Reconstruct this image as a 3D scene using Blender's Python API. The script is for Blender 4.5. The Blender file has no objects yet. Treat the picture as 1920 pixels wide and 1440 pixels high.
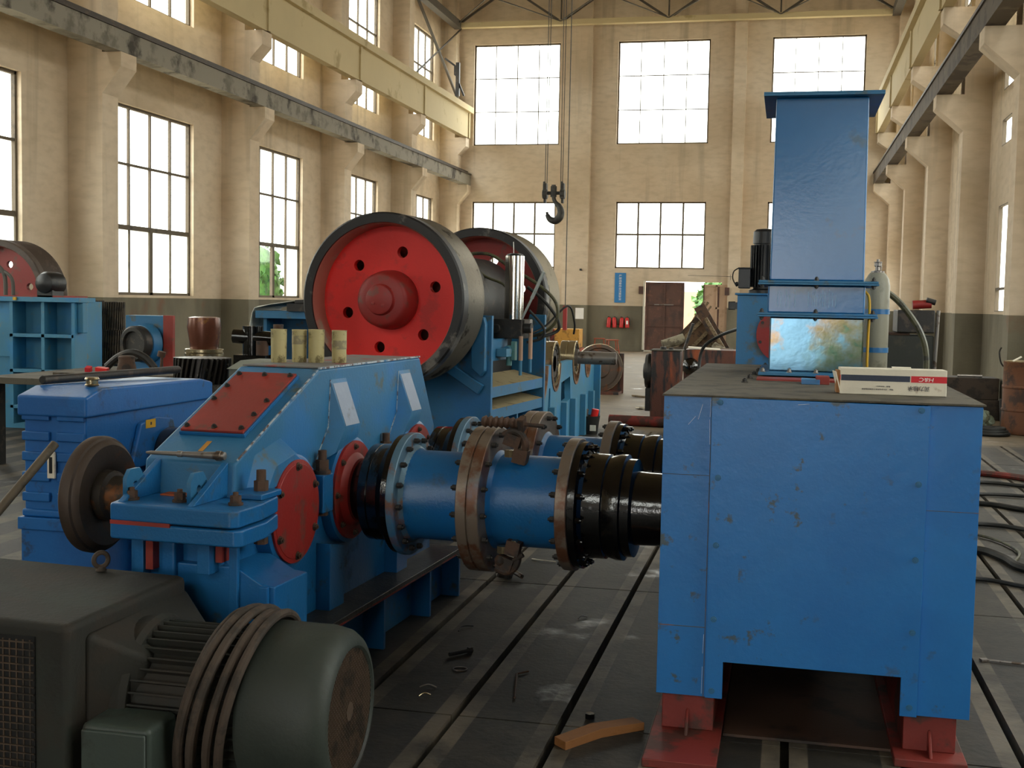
import bpy, bmesh, math, random
from mathutils import Vector, Matrix, Euler
random.seed(7)
sc = bpy.context.scene
C = sc.collection
PI = math.pi

# ------------------------------------------------------------------ camera
cam_data = bpy.data.cameras.new('camera')
cam = bpy.data.objects.new('camera', cam_data)
C.objects.link(cam)
cam_data.sensor_fit = 'HORIZONTAL'
cam_data.sensor_width = 36.0
cam_data.lens = 36.0 * 2276.0 / 1920.0
cam_data.clip_start = 0.05
cam_data.clip_end = 400
YAW, PITCH, ROLL = 0.22107, 0.067235, 0.0192756
fw = Vector((-math.sin(YAW) * math.cos(PITCH), math.cos(YAW) * math.cos(PITCH), -math.sin(PITCH)))
r0 = Vector((math.cos(YAW), math.sin(YAW), 0))
u0 = r0.cross(fw)
R_ = r0 * math.cos(ROLL) + u0 * math.sin(ROLL)
U_ = -r0 * math.sin(ROLL) + u0 * math.cos(ROLL)
m = Matrix((R_, U_, -fw)).transposed().to_4x4()
m.translation = Vector((0, 0, 1.6))
cam.matrix_world = m
sc.camera = cam

# ------------------------------------------------------------------ view and light
sc.view_settings.view_transform = 'Standard'
sc.view_settings.look = 'None'
sc.view_settings.exposure = 1.05
sc.view_settings.gamma = 1.0
sc.view_settings.use_curve_mapping = False
sc.cycles.max_bounces = 7
sc.cycles.diffuse_bounces = 5
sc.cycles.glossy_bounces = 3
sc.cycles.transmission_bounces = 3
sc.cycles.transparent_max_bounces = 6
sc.cycles.caustics_reflective = False
sc.cycles.caustics_refractive = False
sc.cycles.sample_clamp_indirect = 6.0
sc.cycles.use_denoising = True

w = bpy.data.worlds.new('overcast')
sc.world = w
w.use_nodes = True
nt = w.node_tree
nt.nodes.clear()
wo = nt.nodes.new('ShaderNodeOutputWorld')
bg = nt.nodes.new('ShaderNodeBackground')
tc = nt.nodes.new('ShaderNodeTexCoord')
sx = nt.nodes.new('ShaderNodeSeparateXYZ')
cr = nt.nodes.new('ShaderNodeValToRGB')
nt.links.new(tc.outputs['Generated'], sx.inputs[0])
nt.links.new(sx.outputs['Z'], cr.inputs[0])
cr.color_ramp.elements[0].position = 0.0
cr.color_ramp.elements[0].color = (0.60, 0.60, 0.58, 1)
cr.color_ramp.elements[1].position = 0.35
cr.color_ramp.elements[1].color = (1.0, 0.985, 0.95, 1)
nt.links.new(cr.outputs[0], bg.inputs[0])
bg.inputs[1].default_value = 5.2
nt.links.new(bg.outputs[0], wo.inputs[0])


def portal(loc, sx_, sy_, rot):
    """daylight through a window opening: a light portal for the sky"""
    l = bpy.data.lights.new('window_daylight', 'AREA')
    l.shape = 'RECTANGLE'
    l.size = sx_
    l.size_y = sy_
    l.cycles.is_portal = True
    o = bpy.data.objects.new('window_daylight', l)
    o.location = loc
    o.rotation_euler = rot
    C.objects.link(o)


# ------------------------------------------------------------------ materials
def srgb(h):
    h = h.lstrip('#')
    c = [int(h[i:i + 2], 16) / 255 for i in (0, 2, 4)]
    return tuple((x / 12.92 if x <= .04045 else ((x + .055) / 1.055) ** 2.4) for x in c) + (1,)


MATS = {}


def mat(name, base, wear=None, amt=0.5, scale=6.0, rough=0.5, metal=0.0, wear2=None, amt2=0.6, scale2=2.0,
        bump=0.1, bscale=60.0, var=0.12, stretch=None, rough2=None, edge=0.08, spec=0.5):
    """painted or bare surface with patches of wear and dirt in object space"""
    if name in MATS:
        return MATS[name]
    M = bpy.data.materials.new(name)
    M.use_nodes = True
    t = M.node_tree
    b = t.nodes['Principled BSDF']
    b.inputs['Roughness'].default_value = rough
    b.inputs['Metallic'].default_value = metal
    b.inputs['Specular IOR Level'].default_value = spec
    co = t.nodes.new('ShaderNodeTexCoord').outputs['Object']
    if stretch:
        mp = t.nodes.new('ShaderNodeMapping')
        mp.inputs['Scale'].default_value = stretch
        t.links.new(co, mp.inputs[0])
        co2 = mp.outputs[0]
    else:
        co2 = co

    def noise(s, d=4, c=None):
        n = t.nodes.new('ShaderNodeTexNoise')
        n.inputs['Scale'].default_value = s
        n.inputs['Detail'].default_value = d
        n.inputs['Roughness'].default_value = 0.62
        t.links.new(c or co2, n.inputs['Vector'])
        return n.outputs['Fac']

    def mixc(f, a, bb):
        mx = t.nodes.new('ShaderNodeMix')
        mx.data_type = 'RGBA'
        if isinstance(f, float):
            mx.inputs[0].default_value = f
        else:
            t.links.new(f, mx.inputs[0])
        for i, v in ((6, a), (7, bb)):
            if isinstance(v, tuple):
                mx.inputs[i].default_value = v
            else:
                t.links.new(v, mx.inputs[i])
        return mx.outputs[2]

    def step(v, lo, hi):
        mr = t.nodes.new('ShaderNodeMapRange')
        mr.inputs['From Min'].default_value = lo
        mr.inputs['From Max'].default_value = hi
        t.links.new(v, mr.inputs['Value'])
        return mr.outputs[0]

    c1 = srgb(base)
    lo = tuple(x * (1 - var) for x in c1[:3]) + (1,)
    hi = tuple(min(1, x * (1 + var)) for x in c1[:3]) + (1,)
    col = mixc(noise(scale * 0.6, 3), lo, hi)
    if wear:
        f = step(noise(scale, 8), 1 - amt, 1 - amt + edge)
        col = mixc(f, col, srgb(wear))
        if rough2 is not None:
            rr = t.nodes.new('ShaderNodeMapRange')
            rr.inputs['To Min'].default_value = rough
            rr.inputs['To Max'].default_value = rough2
            t.links.new(f, rr.inputs['Value'])
            t.links.new(rr.outputs[0], b.inputs['Roughness'])
    if wear2:
        f = step(noise(scale2, 6), 1 - amt2, 1 - amt2 + 0.12)
        col = mixc(f, col, srgb(wear2))
    t.links.new(col, b.inputs['Base Color'])
    if bump:
        bn = t.nodes.new('ShaderNodeBump')
        bn.inputs['Strength'].default_value = bump
        bn.inputs['Distance'].default_value = 0.01
        t.links.new(noise(bscale, 3, co), bn.inputs['Height'])
        t.links.new(bn.outputs[0], b.inputs['Normal'])
    MATS[name] = M
    return M


BLUE = mat('blue_paint', '#1c6196', '#3a525e', 0.42, 9, rough=0.34, wear2='#16609c', amt2=0.5, bump=0.12, bscale=90, rough2=0.6, edge=0.1)
BLUE_DUST = mat('dusty_blue_paint', '#286890', '#4c5a5a', 0.43, 7, rough=0.5, wear2='#226ba3', amt2=0.5, bump=0.12)
BLUE_PALE = mat('pale_blue_paint', '#3b7896', '#5b7478', 0.4, 7, rough=0.55, wear2='#2f78a6', amt2=0.5)
BLUE_GLOSS = mat('glossy_blue_paint', '#1a639c', '#2c5a7c', 0.40, 5, rough=0.17, wear2='#22689e', amt2=0.48, bump=0.05, bscale=30, spec=0.45)
GUARD = mat('guard_blue_paint', '#1b72ba', '#42545e', 0.385, 13, rough=0.34, wear2='#176cb4', amt2=0.5, bump=0.1, bscale=25, edge=0.06)
GREASED = mat('greased_blue_plate', '#5f87a0', '#a0743a', 0.49, 4, rough=0.17, wear2='#46604f', amt2=0.47, bump=0.05, bscale=14, edge=0.12, metal=0.7)
RED = mat('red_paint', '#e0211a', '#c8251d', 0.45, 5, rough=0.45, var=0.1, bump=0.08)
RED_DARK = mat('worn_dark_red_paint', '#8e211c', '#74382f', 0.46, 9, rough=0.5, wear2='#8c2c26', amt2=0.45)
PRIMER = mat('red_primer', '#86291f', '#6a3a2c', 0.44, 10, rough=0.55, wear2='#9c3026', amt2=0.5)
PRIMER_DIRTY = mat('dirty_red_primer', '#7c2a22', '#4c2c24', 0.5, 6, rough=0.6, wear2='#3a2a24', amt2=0.42)
BLACK_OIL = mat('black_oiled_steel', '#060607', '#0d0c0b', 0.45, 12, rough=0.14, bump=0.1, bscale=40, spec=0.8)
BLACK = mat('black_paint', '#17181a', '#302c28', 0.42, 12, rough=0.4)
BLACK_RUBBER = mat('black_rubber', '#1a1a18', '#2e2c26', 0.4, 20, rough=0.55)
IRON_DARK = mat('dark_cast_iron', '#2c2a28', '#4a4038', 0.45, 10, rough=0.5, metal=0.3)
RIM = mat('dark_greasy_rim', '#2d2b2b', '#4f4c48', 0.42, 7, rough=0.4, metal=0.4)
GROOVED = mat('machined_grooved_steel', '#8c857a', '#565048', 0.45, 6, rough=0.32, metal=0.7)
STEEL = mat('worn_steel', '#86807a', '#5a4c40', 0.45, 12, rough=0.38, metal=0.6)
CHROME = mat('polished_chrome', '#d8d4cc', rough=0.12, metal=1.0, var=0.03, bump=0.02)
BRASSY = mat('oiled_bearing_steel', '#a89a7c', '#7c6c50', 0.45, 8, rough=0.22, metal=0.8)
RUST = mat('rusty_steel', '#4e3626', '#2e2620', 0.5, 9, rough=0.7, wear2='#74482a', amt2=0.42, bump=0.3)
RUST_RED = mat('rusty_red_plate', '#5c3426', '#221f1e', 0.52, 3.2, rough=0.45, wear2='#94481f', amt2=0.44, bump=0.25, stretch=(3, 3, .6))
RUSTY_DISC = mat('rusty_brown_disc', '#4e4036', '#6e4226', 0.45, 6, rough=0.6, metal=0.25, wear2='#3a332c', amt2=0.45)
FLANGE = mat('scraped_flange_steel', '#7c6e60', '#6a4632', 0.5, 6, rough=0.4, metal=0.35, wear2='#5d7488', amt2=0.4)
FLANGE_BLUE = mat('scraped_blue_flange', '#5c7c90', '#7c5a48', 0.48, 9, rough=0.42, metal=0.2, wear2='#2b76ac', amt2=0.5)
DUST = mat('dusty_grey_plate', '#575144', '#403c32', 0.5, 7, rough=0.75, wear2='#686252', amt2=0.45, bump=0.2)
DUST_BLUE = mat('dust_on_paint', '#6d7074', '#4d565c', 0.45, 9, rough=0.7, wear2='#84868a', amt2=0.5)
OILY = mat('oily_black_ledge', '#2b2a26', '#3d3a32', 0.5, 8, rough=0.45, wear2='#1f1e1b', amt2=0.5, bump=0.25)
MOTOR_G = mat('dusty_green_grey_motor', '#25241e', '#2c261e', 0.5, 5, rough=0.75, wear2='#282e27', amt2=0.5, bump=0.2)
MOTOR_C = mat('green_grey_fan_cowl', '#303630', '#2b2822', 0.45, 4, rough=0.6, wear2='#3c443d', amt2=0.45, bump=0.15)
CABLE = mat('dusty_rubber_cable', '#483c32', '#362e26', 0.5, 10, rough=0.8)
GRILLE = mat('brown_wire_mesh', '#5a4a3c', '#3c342c', 0.5, 10, rough=0.6, metal=0.3)
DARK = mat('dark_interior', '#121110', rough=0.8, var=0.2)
CREAM_CUP = mat('stained_yellow_plastic', '#b5a878', '#6c6140', 0.47, 16, rough=0.5, wear2='#7a6c42', amt2=0.42)
PALE_STRIP = mat('pale_dusty_strip', '#8d97a8', '#7e868e', 0.4, 12, rough=0.6)
WHITE_CARD = mat('grubby_white_card', '#dcd4c2', '#b09a84', 0.38, 16, rough=0.7, wear2='#cfc4ae', amt2=0.4)
CARD_BROWN = mat('brown_card', '#9a6c42', '#7a5434', 0.4, 14, rough=0.8)
NAVY = mat('navy_print', '#2c3448', '#3c4254', 0.35, 20, rough=0.6)
RED_PRINT = mat('red_print', '#cc2430', rough=0.6)
INK = mat('dark_ink', '#2c3040', rough=0.7)
WHITE_PRINT = mat('white_print', '#eeeae4', rough=0.6)
YELLOW = mat('yellow_paint', '#c79a1c', '#8a6c20', 0.35, 12, rough=0.5)
YELLOW_LABEL = mat('yellow_label', '#d8a41c', rough=0.5, var=0.05)
WOOD_ORANGE = mat('orange_wood', '#82542a', '#7c4e20', 0.45, 8, rough=0.7, stretch=(1, 6, 6))
WOOD = mat('old_wood', '#7c6a50', '#54462f', 0.5, 5, rough=0.8, stretch=(6, 1, 6))
WOOD_RED = mat('reddish_wood', '#93482c', '#5c3424', 0.4, 8, rough=0.6)
BOX_YELLOW = mat('ochre_board', '#c08c3a', '#8c6428', 0.45, 4, rough=0.7)
GREY_CYL = mat('grey_cylinder_paint', '#8b8878', '#6f6c5e', 0.45, 8, rough=0.5, wear2='#a3a08e', amt2=0.4)
CLOTH = mat('white_cloth', '#d2d2c8', '#b4b2a4', 0.45, 5, rough=0.9, bump=0.0)
RAG = mat('grey_green_rag', '#8c9c8c', '#6a6c58', 0.5, 9, rough=0.9)
DOOR_BROWN = mat('brown_steel_door', '#573a30', '#6a4638', 0.45, 5, rough=0.6, wear2='#46322c', amt2=0.5)
DOOR_PINK = mat('faded_pinkish_door', '#b89a80', '#a4866c', 0.45, 4, rough=0.7)
BANNER = mat('blue_banner', '#2d78b4', rough=0.6, var=0.05)
FIRE_RED = mat('extinguisher_red', '#c2201c', rough=0.35, var=0.05)
LEAF = mat('leaf_green', '#3f6c2a', '#27491f', 0.5, 6, rough=0.7)
BARK = mat('bark', '#6b5844', rough=0.9)
BEAM_PAINT = mat('flaking_white_beam_paint', '#8a8478', '#3c362e', 0.48, 1.3, rough=0.8, wear2='#6a6458', amt2=0.47, edge=0.1)
BEAM_CREAM = mat('cream_beam', '#c4b48e', '#a8966e', 0.4, 1.0, rough=0.85)
RAIL = mat('dark_rail', '#3a3028', '#4c3c2e', 0.45, 6, rough=0.6, metal=0.3)
TRUSS = mat('dark_truss_steel', '#4c463e', '#5c5448', 0.4, 3, rough=0.7)
FRAME = mat('window_frame_paint', '#5c5040', '#443b30', 0.4, 3, rough=0.7)
CEIL = mat('brown_ceiling', '#8c7c62', '#7a6a50', 0.45, 0.6, rough=0.9)
OUT_GROUND = mat('outside_ground', '#b4ac9c', '#9c927e', 0.45, 0.5, rough=0.9)
OUT_WALL = mat('outside_brick', '#b89478', '#9c7c60', 0.45, 0.8, rough=0.9)


def nodes_of(name, rough=0.85):
    M = bpy.data.materials.new(name)
    M.use_nodes = True
    t = M.node_tree
    b = t.nodes['Principled BSDF']
    b.inputs['Roughness'].default_value = rough
    return M, t, b


def N(t, kind, **kw):
    n = t.nodes.new(kind)
    for k, v in kw.items():
        if k.startswith('i_'):
            n.inputs[k[2:].replace('_', ' ')].default_value = v
        else:
            setattr(n, k, v)
    return n


def wall_material():
    """cream limewash above, grey-green oil paint up to 1.55 m, rain streaks and sooty patches"""
    M, t, b = nodes_of('cream_wall_with_grey_dado', 0.9)
    co = N(t, 'ShaderNodeTexCoord').outputs['Object']
    sp = N(t, 'ShaderNodeSeparateXYZ')
    t.links.new(co, sp.inputs[0])

    def noise(scale, det, st=None):
        n = N(t, 'ShaderNodeTexNoise')
        n.inputs['Scale'].default_value = scale
        n.inputs['Detail'].default_value = det
        if st:
            mp = N(t, 'ShaderNodeMapping')
            mp.inputs['Scale'].default_value = st
            t.links.new(co, mp.inputs[0])
            t.links.new(mp.outputs[0], n.inputs['Vector'])
        else:
            t.links.new(co, n.inputs['Vector'])
        return n.outputs['Fac']

    def rng(v, a, bb, c=0., d=1.):
        r = N(t, 'ShaderNodeMapRange')
        for k, x in (('From Min', a), ('From Max', bb), ('To Min', c), ('To Max', d)):
            r.inputs[k].default_value = x
        t.links.new(v, r.inputs['Value'])
        return r.outputs[0]

    def mix(f, a, bb):
        mx = N(t, 'ShaderNodeMix', data_type='RGBA')
        t.links.new(f, mx.inputs[0])
        for i, v in ((6, a), (7, bb)):
            if isinstance(v, tuple):
                mx.inputs[i].default_value = v
            else:
                t.links.new(v, mx.inputs[i])
        return mx.outputs[2]
    cream = mix(rng(noise(0.5, 5), .35, .65), srgb('#cdb99f'), srgb('#dacab4'))
    cream = mix(rng(noise(1.0, 6, (2.2, 2.2, .16)), .56, .72, 0, .55), cream, srgb('#8f8270'))
    cream = mix(rng(noise(0.23, 4), .50, .72, 0, .6), cream, srgb('#94846a'))
    cream = mix(rng(noise(3.0, 8, (1, 1, 2.5)), .45, .75, 0, .35), cream, srgb('#a39278'))
    dado = mix(rng(noise(1.2, 6, (1, 1, .35)), .4, .62), srgb('#635d4e'), srgb('#7a7462'))
    dado = mix(rng(noise(0.9, 5), .62, .7, 0, .6), dado, srgb('#7a5540'))
    f = rng(sp.outputs['Z'], 1.549, 1.552)
    t.links.new(mix(f, dado, cream), b.inputs['Base Color'])
    bn = N(t, 'ShaderNodeBump')
    bn.inputs['Strength'].default_value = 0.25
    bn.inputs['Distance'].default_value = 0.02
    t.links.new(noise(5, 8, (1, 1, 3)), bn.inputs['Height'])
    t.links.new(bn.outputs[0], b.inputs['Normal'])
    return M


WALL = wall_material()


def floor_material():
    """oily cast iron bed plates with machined lands beside each slot; grimy concrete further off"""
    M, t, b = nodes_of('oily_bed_plates', 0.5)
    co = N(t, 'ShaderNodeTexCoord').outputs['Object']
    sp = N(t, 'ShaderNodeSeparateXYZ')
    t.links.new(co, sp.inputs[0])

    def noise(scale, det, rr=.6):
        n = N(t, 'ShaderNodeTexNoise')
        n.inputs['Scale'].default_value = scale
        n.inputs['Detail'].default_value = det
        n.inputs['Roughness'].default_value = rr
        t.links.new(co, n.inputs['Vector'])
        return n.outputs['Fac']

    def rng(v, a, bb, c=0., d=1.):
        r = N(t, 'ShaderNodeMapRange')
        for k, x in (('From Min', a), ('From Max', bb), ('To Min', c), ('To Max', d)):
            r.inputs[k].default_value = x
        t.links.new(v, r.inputs['Value'])
        return r.outputs[0]

    def mix(f, a, bb):
        mx = N(t, 'ShaderNodeMix', data_type='RGBA')
        t.links.new(f, mx.inputs[0])
        for i, v in ((6, a), (7, bb)):
            if isinstance(v, tuple):
                mx.inputs[i].default_value = v
            else:
                t.links.new(v, mx.inputs[i])
        return mx.outputs[2]

    def math_(op, a, bb=None):
        n = N(t, 'ShaderNodeMath', operation=op)
        for i, v in ((0, a), (1, bb)):
            if v is None:
                continue
            if isinstance(v, (int, float)):
                n.inputs[i].default_value = v
            else:
                t.links.new(v, n.inputs[i])
        return n.outputs[0]
    base = mix(rng(noise(1.3, 7), .35, .65), srgb('#26221d'), srgb('#3a352c'))
    base = mix(rng(noise(7, 8, .75), .42, .62, 0, .9), base, srgb('#1a1815'))
    fr = math_('FRACT', math_('DIVIDE', math_('ADD', sp.outputs['X'], 0.785 + 41.5), 0.415))
    dd = math_('ABSOLUTE', math_('SUBTRACT', fr, 0.5))
    land = rng(dd, .30, .31)
    landn = math_('MULTIPLY', land, rng(noise(3.0, 6), .38, .6, .1, .9))
    base = mix(landn, base, srgb('#6a6051'))
    far = mix(rng(noise(.8, 7), .35, .65), srgb('#655846'), srgb('#7a6b56'))
    far = mix(rng(noise(2.3, 7), .55, .7, 0, .8), far, srgb('#564a3c'))
    base = mix(rng(sp.outputs['Y'], 15.0, 15.6), base, far)
    t.links.new(base, b.inputs['Base Color'])
    oil = rng(noise(1.7, 5), .60, .72, .62, .22)
    t.links.new(oil, b.inputs['Roughness'])
    bn = N(t, 'ShaderNodeBump')
    bn.inputs['Strength'].default_value = 0.35
    bn.inputs['Distance'].default_value = 0.006
    t.links.new(noise(35, 6), bn.inputs['Height'])
    t.links.new(bn.outputs[0], b.inputs['Normal'])
    return M


FLOOR = floor_material()


def glass_material(name, tint, frost):
    M = bpy.data.materials.new(name)
    M.use_nodes = True
    t = M.node_tree
    t.nodes.clear()
    out = N(t, 'ShaderNodeOutputMaterial')
    tr = N(t, 'ShaderNodeBsdfTransparent')
    tr.inputs[0].default_value = tint
    gl = N(t, 'ShaderNodeBsdfGlossy')
    gl.inputs['Roughness'].default_value = 0.05
    mx = N(t, 'ShaderNodeMixShader')
    mx.inputs[0].default_value = 0.05
    t.links.new(tr.outputs[0], mx.inputs[1])
    t.links.new(gl.outputs[0], mx.inputs[2])
    last = mx
    if frost:
        tl = N(t, 'ShaderNodeBsdfTranslucent')
        tl.inputs[0].default_value = (.80, .84, .80, 1)
        m2 = N(t, 'ShaderNodeMixShader')
        m2.inputs[0].default_value = frost
        t.links.new(mx.outputs[0], m2.inputs[1])
        t.links.new(tl.outputs[0], m2.inputs[2])
        last = m2
    t.links.new(last.outputs[0], out.inputs[0])
    return M


GLASS = glass_material('window_glass', (.93, .95, .93, 1), 0)
FROST = glass_material('frosted_glass', (.9, .92, .9, 1), 0.75)


# ------------------------------------------------------------------ mesh builder
def basis_for(d):
    d = d.normalized()
    a = Vector((0, 0, 1)) if abs(d.z) < 0.9 else Vector((1, 0, 0))
    x = a.cross(d).normalized()
    return x, d.cross(x), d


class MB:
    def __init__(s, mt=None):
        s.v, s.f, s.fm, s.mats, s.cur = [], [], [], [], 0
        s.T = None
        if mt:
            s.use(mt)

    def use(s, mt):
        if mt not in s.mats:
            s.mats.append(mt)
        s.cur = s.mats.index(mt)
        return s

    def add(s, vs, fs):
        n = len(s.v)
        for p in vs:
            p = Vector(p)
            s.v.append(s.T @ p if s.T else p)
        for f in fs:
            s.f.append([i + n for i in f])
            s.fm.append(s.cur)
        return s

    def box(s, x0, y0, z0, x1, y1, z1):
        vs = [(x, y, z) for z in (z0, z1) for y in (y0, y1) for x in (x0, x1)]
        return s.add(vs, [(0, 2, 3, 1), (4, 5, 7, 6), (0, 1, 5, 4), (2, 6, 7, 3), (0, 4, 6, 2), (1, 3, 7, 5)])

    def obox(s, c, size, rot=(0, 0, 0)):
        M = Matrix.Translation(Vector(c)) @ Euler(rot).to_matrix().to_4x4()
        h = [x / 2 for x in size]
        vs = [M @ Vector((x, y, z)) for z in (-h[2], h[2]) for y in (-h[1], h[1]) for x in (-h[0], h[0])]
        return s.add(vs, [(0, 2, 3, 1), (4, 5, 7, 6), (0, 1, 5, 4), (2, 6, 7, 3), (0, 4, 6, 2), (1, 3, 7, 5)])

    def bar(s, p, q, wd, h):
        """rectangular bar between two points"""
        p, q = Vector(p), Vector(q)
        x, y, d = basis_for(q - p)
        vs = []
        for e in (p, q):
            for a, b in ((-1, -1), (1, -1), (1, 1), (-1, 1)):
                vs.append(e + x * a * wd / 2 + y * b * h / 2)
        return s.add(vs, [(3, 2, 1, 0), (4, 5, 6, 7), (0, 1, 5, 4), (1, 2, 6, 5), (2, 3, 7, 6), (3, 0, 4, 7)])

    def cyl(s, p, q, r, r2=None, n=24, ph=0.0):
        p, q = Vector(p), Vector(q)
        r2 = r if r2 is None else r2
        x, y, d = basis_for(q - p)
        vs = []
        for e, rr in ((p, r), (q, r2)):
            for i in range(n):
                a = 2 * PI * i / n + ph
                vs.append(e + (x * math.cos(a) + y * math.sin(a)) * rr)
        fs = [tuple(reversed(range(n))), tuple(range(n, 2 * n))]
        fs += [(i, (i + 1) % n, n + (i + 1) % n, n + i) for i in range(n)]
        return s.add(vs, fs)

    def lathe(s, o, d, prof, n=40, closed=False):
        """turn a profile [(distance along axis, radius), ...] around the axis through o along d"""
        o = Vector(o)
        x, y, d = basis_for(Vector(d))
        vs, fs = [], []
        for t_, r in prof:
            for i in range(n):
                a = 2 * PI * i / n
                vs.append(o + d * t_ + (x * math.cos(a) + y * math.sin(a)) * max(r, 1e-5))
        k = len(prof)
        for j in range(k if closed else k - 1):
            j2 = (j + 1) % k
            for i in range(n):
                i2 = (i + 1) % n
                fs.append((j * n + i, j * n + i2, j2 * n + i2, j2 * n + i))
        if not closed:
            fs.append(tuple(reversed(range(n))))
            fs.append(tuple(range((k - 1) * n, k * n)))
        return s.add(vs, fs)

    def prism(s, poly, ax, a, b):
        """extrude a polygon: ax = axis of extrusion, polygon given in the other two axes in order"""
        def pt(u, v, t_):
            return {'x': (t_, u, v), 'y': (u, t_, v), 'z': (u, v, t_)}[ax]
        n = len(poly)
        vs = [pt(u, v, a) for u, v in poly] + [pt(u, v, b) for u, v in poly]
        return s.add(vs, [tuple(range(n)), tuple(reversed(range(n, 2 * n)))] +
                     [((i + 1) % n, i, n + i, n + (i + 1) % n) for i in range(n)])

    def tube(s, pts, r, n=8, closed=False, sub=6):
        rf = r if callable(r) else (lambda u: r)
        P = [Vector(p) for p in pts]
        k = len(P)
        if sub > 1 and k > 2:
            Q = []
            rng_ = range(k if closed else k - 1)
            for i in rng_:
                p0 = P[(i - 1) % k] if (closed or i > 0) else P[i]
                p1, p2 = P[i], P[(i + 1) % k]
                p3 = P[(i + 2) % k] if (closed or i < k - 2) else P[(i + 1) % k]
                for j in range(sub):
                    u = j / sub
                    Q.append(0.5 * ((2 * p1) + (p2 - p0) * u + (2 * p0 - 5 * p1 + 4 * p2 - p3) * u * u + (3 * p1 - p0 - 3 * p2 + p3) * u ** 3))
            if not closed:
                Q.append(P[-1])
            P = Q
        k = len(P)
        vs, fs = [], []
        px = None
        for i in range(k):
            a = P[(i - 1) % k] if (closed or i > 0) else P[i]
            b = P[(i + 1) % k] if (closed or i < k - 1) else P[i]
            d = (b - a)
            d = d.normalized() if d.length > 1e-9 else Vector((0, 0, 1))
            if px is None:
                px = basis_for(d)[0]
            px = (px - d * px.dot(d)).normalized()
            py = d.cross(px)
            for j in range(n):
                an = 2 * PI * j / n
                vs.append(P[i] + (px * math.cos(an) + py * math.sin(an)) * rf(i / max(1, k - 1)))
        for i in range(k if closed else k - 1):
            i2 = (i + 1) % k
            for j in range(n):
                j2 = (j + 1) % n
                fs.append((i * n + j, i * n + j2, i2 * n + j2, i2 * n + j))
        if not closed:
            fs.append(tuple(reversed(range(n))))
            fs.append(tuple(range((k - 1) * n, k * n)))
        return s.add(vs, fs)

    def ball(s, c, r, n=12, sz=(1, 1, 1)):
        c = Vector(c)
        vs, fs = [], []
        m_ = n // 2
        for j in range(m_ + 1):
            th = PI * j / m_
            for i in range(n):
                a = 2 * PI * i / n
                rr = max(math.sin(th), 1e-4)
                vs.append(c + Vector((rr * math.cos(a) * sz[0], rr * math.sin(a) * sz[1], math.cos(th) * sz[2])) * r)
        for j in range(m_):
            for i in range(n):
                i2 = (i + 1) % n
                fs.append((j * n + i, (j + 1) * n + i, (j + 1) * n + i2, j * n + i2))
        return s.add(vs, fs)

    def build(s, name, parent=None, bevel=0.0, smooth=35.0, mt=None, loc=None):
        me = bpy.data.meshes.new(name)
        bm = bmesh.new()
        bv = [bm.verts.new(p) for p in s.v]
        for f, mi in zip(s.f, s.fm):
            try:
                fc = bm.faces.new([bv[i] for i in f])
                fc.material_index = mi
                fc.smooth = True
            except ValueError:
                pass
        bmesh.ops.recalc_face_normals(bm, faces=bm.faces)
        lim = math.radians(smooth)
        for e in bm.edges:
            if len(e.link_faces) == 2:
                if e.calc_face_angle(0) > lim:
                    e.smooth = False
            else:
                e.smooth = False
        bm.to_mesh(me)
        bm.free()
        for q in (s.mats or [mt]):
            me.materials.append(q)
        o = bpy.data.objects.new(name, me)
        C.objects.link(o)
        if parent:
            o.parent = parent
        if loc is not None:
            o.location = loc
        if bevel:
            b = o.modifiers.new('edge', 'BEVEL')
            b.width = bevel
            b.segments = 2
            b.limit_method = 'ANGLE'
            b.angle_limit = math.radians(40)
            b.harden_normals = True
        return o


def hexbolt(mb, p, d, r, h=None, washer=True):
    p, d = Vector(p), Vector(d).normalized()
    h = h or r * 1.1
    if washer:
        mb.cyl(p, p + d * h * .25, r * 1.35, n=14)
    mb.cyl(p + d * h * .2, p + d * h, r, n=6)
    mb.cyl(p + d * h, p + d * h * 1.35, r * .5, n=10)


def thing(name, label, cat, loc=(0, 0, 0), rotz=0.0, group=None):
    o = bpy.data.objects.new(name, None)
    C.objects.link(o)
    o.empty_display_size = 0.1
    o.location = loc
    o.rotation_euler = (0, 0, rotz)
    o['label'] = label
    o['category'] = cat
    if group:
        o['group'] = group
    return o


def tag(o, label, cat, group=None, kind=None):
    o['label'] = label
    o['category'] = cat
    if group:
        o['group'] = group
    if kind:
        o['kind'] = kind
    return o


def struct(o):
    o['kind'] = 'structure'
    return o


def place(mb, name, loc, label, cat, group=None, rotz=0.0, bevel=0.0, rot=None):
    """a one-mesh thing whose mesh is drawn around its own origin"""
    o = mb.build(name, bevel=bevel)
    o.location = loc
    o.rotation_euler = rot or (0, 0, rotz)
    return tag(o, label, cat, group)


def dup(root, loc, rotz=None, label=None):
    r = root.copy()
    C.objects.link(r)
    r.location = loc
    if rotz is not None:
        r.rotation_euler = (0, 0, rotz)
    if label:
        r['label'] = label
    for ch in list(root.children):
        c = ch.copy()
        C.objects.link(c)
        c.parent = r
        for g in ch.children:
            d = g.copy()
            C.objects.link(d)
            d.parent = c
    return r


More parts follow.
